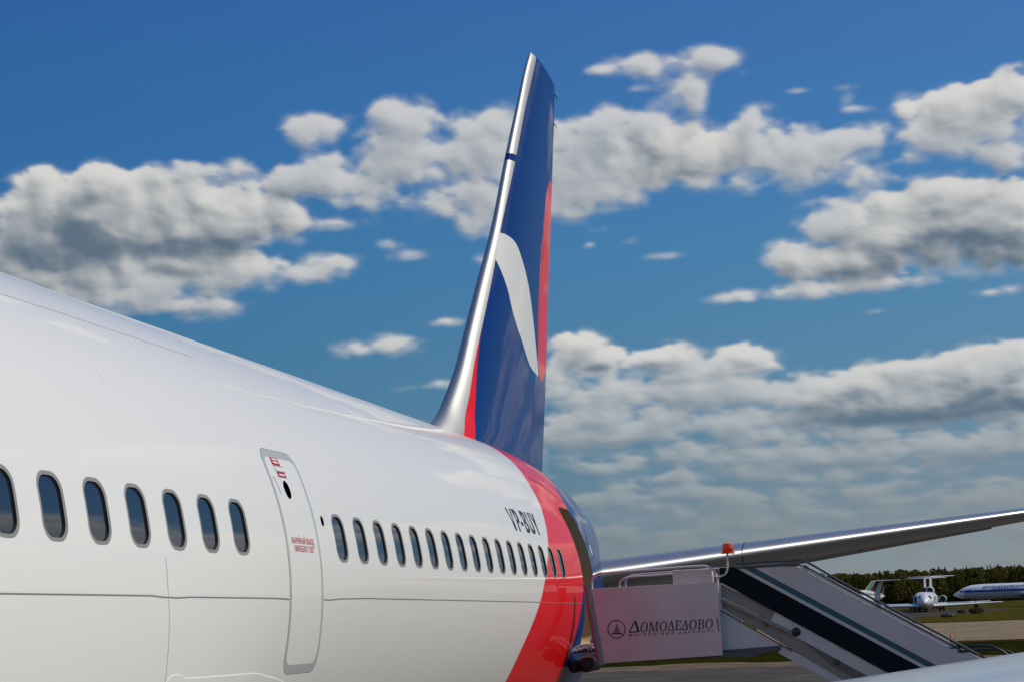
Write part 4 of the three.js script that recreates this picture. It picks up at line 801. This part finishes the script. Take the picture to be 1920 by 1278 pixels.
{
  const leaf = new THREE.MeshPhysicalMaterial({ color: 0xffffff, vertexColors: true, roughness: 0.95, specularIntensity: 0.1, transmission: 0.25, thickness: 0, side: THREE.DoubleSide });
  const spruce = leafCloud(420, () => { const t = Math.pow(rnd(), 0.75), a = rnd() * 6.283, h = 1 - t, w = (0.17 * t * (0.75 + 0.25 * Math.sin(h * 40)) + 0.008) * Math.sqrt(rnd()); return { c: [Math.cos(a) * w, 0.04 + h * 0.96, Math.sin(a) * w], r: 0.6 + t }; }, 0.024, () => { const k = 0.7 + rnd() * 0.6; return [0.055 * k, 0.062 * k, 0.017 * k]; });
  const birch = leafCloud(460, () => { const a = rnd() * 6.283, h = rnd(), w = 0.24 * Math.pow(Math.sin(Math.PI * (0.12 + h * 0.86)), 0.7) * Math.sqrt(rnd()); return { c: [Math.cos(a) * w, 0.12 + h * 0.86, Math.sin(a) * w], r: 0.8 + rnd() * 0.5 }; }, 0.022, () => { const k = 0.65 + rnd() * 0.7; return [0.125 * k, 0.115 * k, 0.024 * k]; });
  function wood(name, g, count, put) {
    const o = new THREE.InstancedMesh(g, leaf, count), m = new THREE.Matrix4(), q = new THREE.Quaternion(), e = new THREE.Euler();
    for (let i = 0; i < count; i++) { const [x, z, h, w] = put(); q.setFromEuler(e.set(0, rnd() * 6.3, 0)); m.compose(new THREE.Vector3(x, 0, z), q, new THREE.Vector3(h * w, h, h * w)); o.setMatrixAt(i, m); const k = 0.75 + rnd() * 0.5; o.setColorAt(i, lin(k * (0.9 + rnd() * 0.25), k, k * 0.95)); }
    o.name = name; o.castShadow = o.receiveShadow = true; o.userData.kind = 'stuff'; scene.add(o);
    return o;
  }
  const edge = (x) => -680 - 14 * Math.sin(x * 0.02) - 8 * Math.sin(x * 0.071);
  tag(wood('spruce_wood', spruce, 650, () => { const x = -330 + rnd() * 560, d = Math.pow(rnd(), 1.6) * 70; return [x, edge(x) - d, 10.3 + rnd() * 3.2 + (x > 0 ? 0.7 : 0), 0.9 + rnd() * 0.4]; }), 'dark spruces of the wood behind the parked airplanes', 'wood');
  tag(wood('birch_wood', birch, 3000, () => { const x = -330 + rnd() * 560, d = Math.pow(rnd(), 1.8) * 60; const keep = 0.5 + fbm(x * 0.03, 3, 3) * 1.4; return [x, edge(x) - d + 3, (10.0 + rnd() * 3.6) * (0.9 + 0.16 * clamp01(keep)), 0.9 + rnd() * 0.5]; }), 'yellow-green birches along the edge of the wood', 'wood');
  const bush = leafCloud(500, () => { const a = rnd() * 6.283, b = Math.acos(2 * rnd() - 1), r = Math.cbrt(rnd()); return { c: [Math.sin(b) * Math.cos(a) * r * 1.3, 0.55 + Math.cos(b) * r * 0.6, Math.sin(b) * Math.sin(a) * r * 1.0], r: 1 }; }, 0.11, () => { const k = 0.6 + rnd() * 0.8; return [0.07 * k, 0.075 * k, 0.02 * k]; });
  for (const [x, z, s, l] of [[11.9, -350, 1.15, 'brown-green shrub on the grass below the wing tip of the nose-on trijet'], [9.2, -362, 0.7, 'low shrub just left of the larger one on the grass']]) {
    const t = thing('shrub', l, 'shrub', [x, 0, z]); t.scale.setScalar(s);
    part('foliage', bush, leaf, t); part('stem', rod([0, 0, 0], [0.05, 0.6, 0], 0.06, 0.03, 8), std(lin(0.08, 0.06, 0.04), 0.9), t);
  }
}
renderer.render(scene, camera);
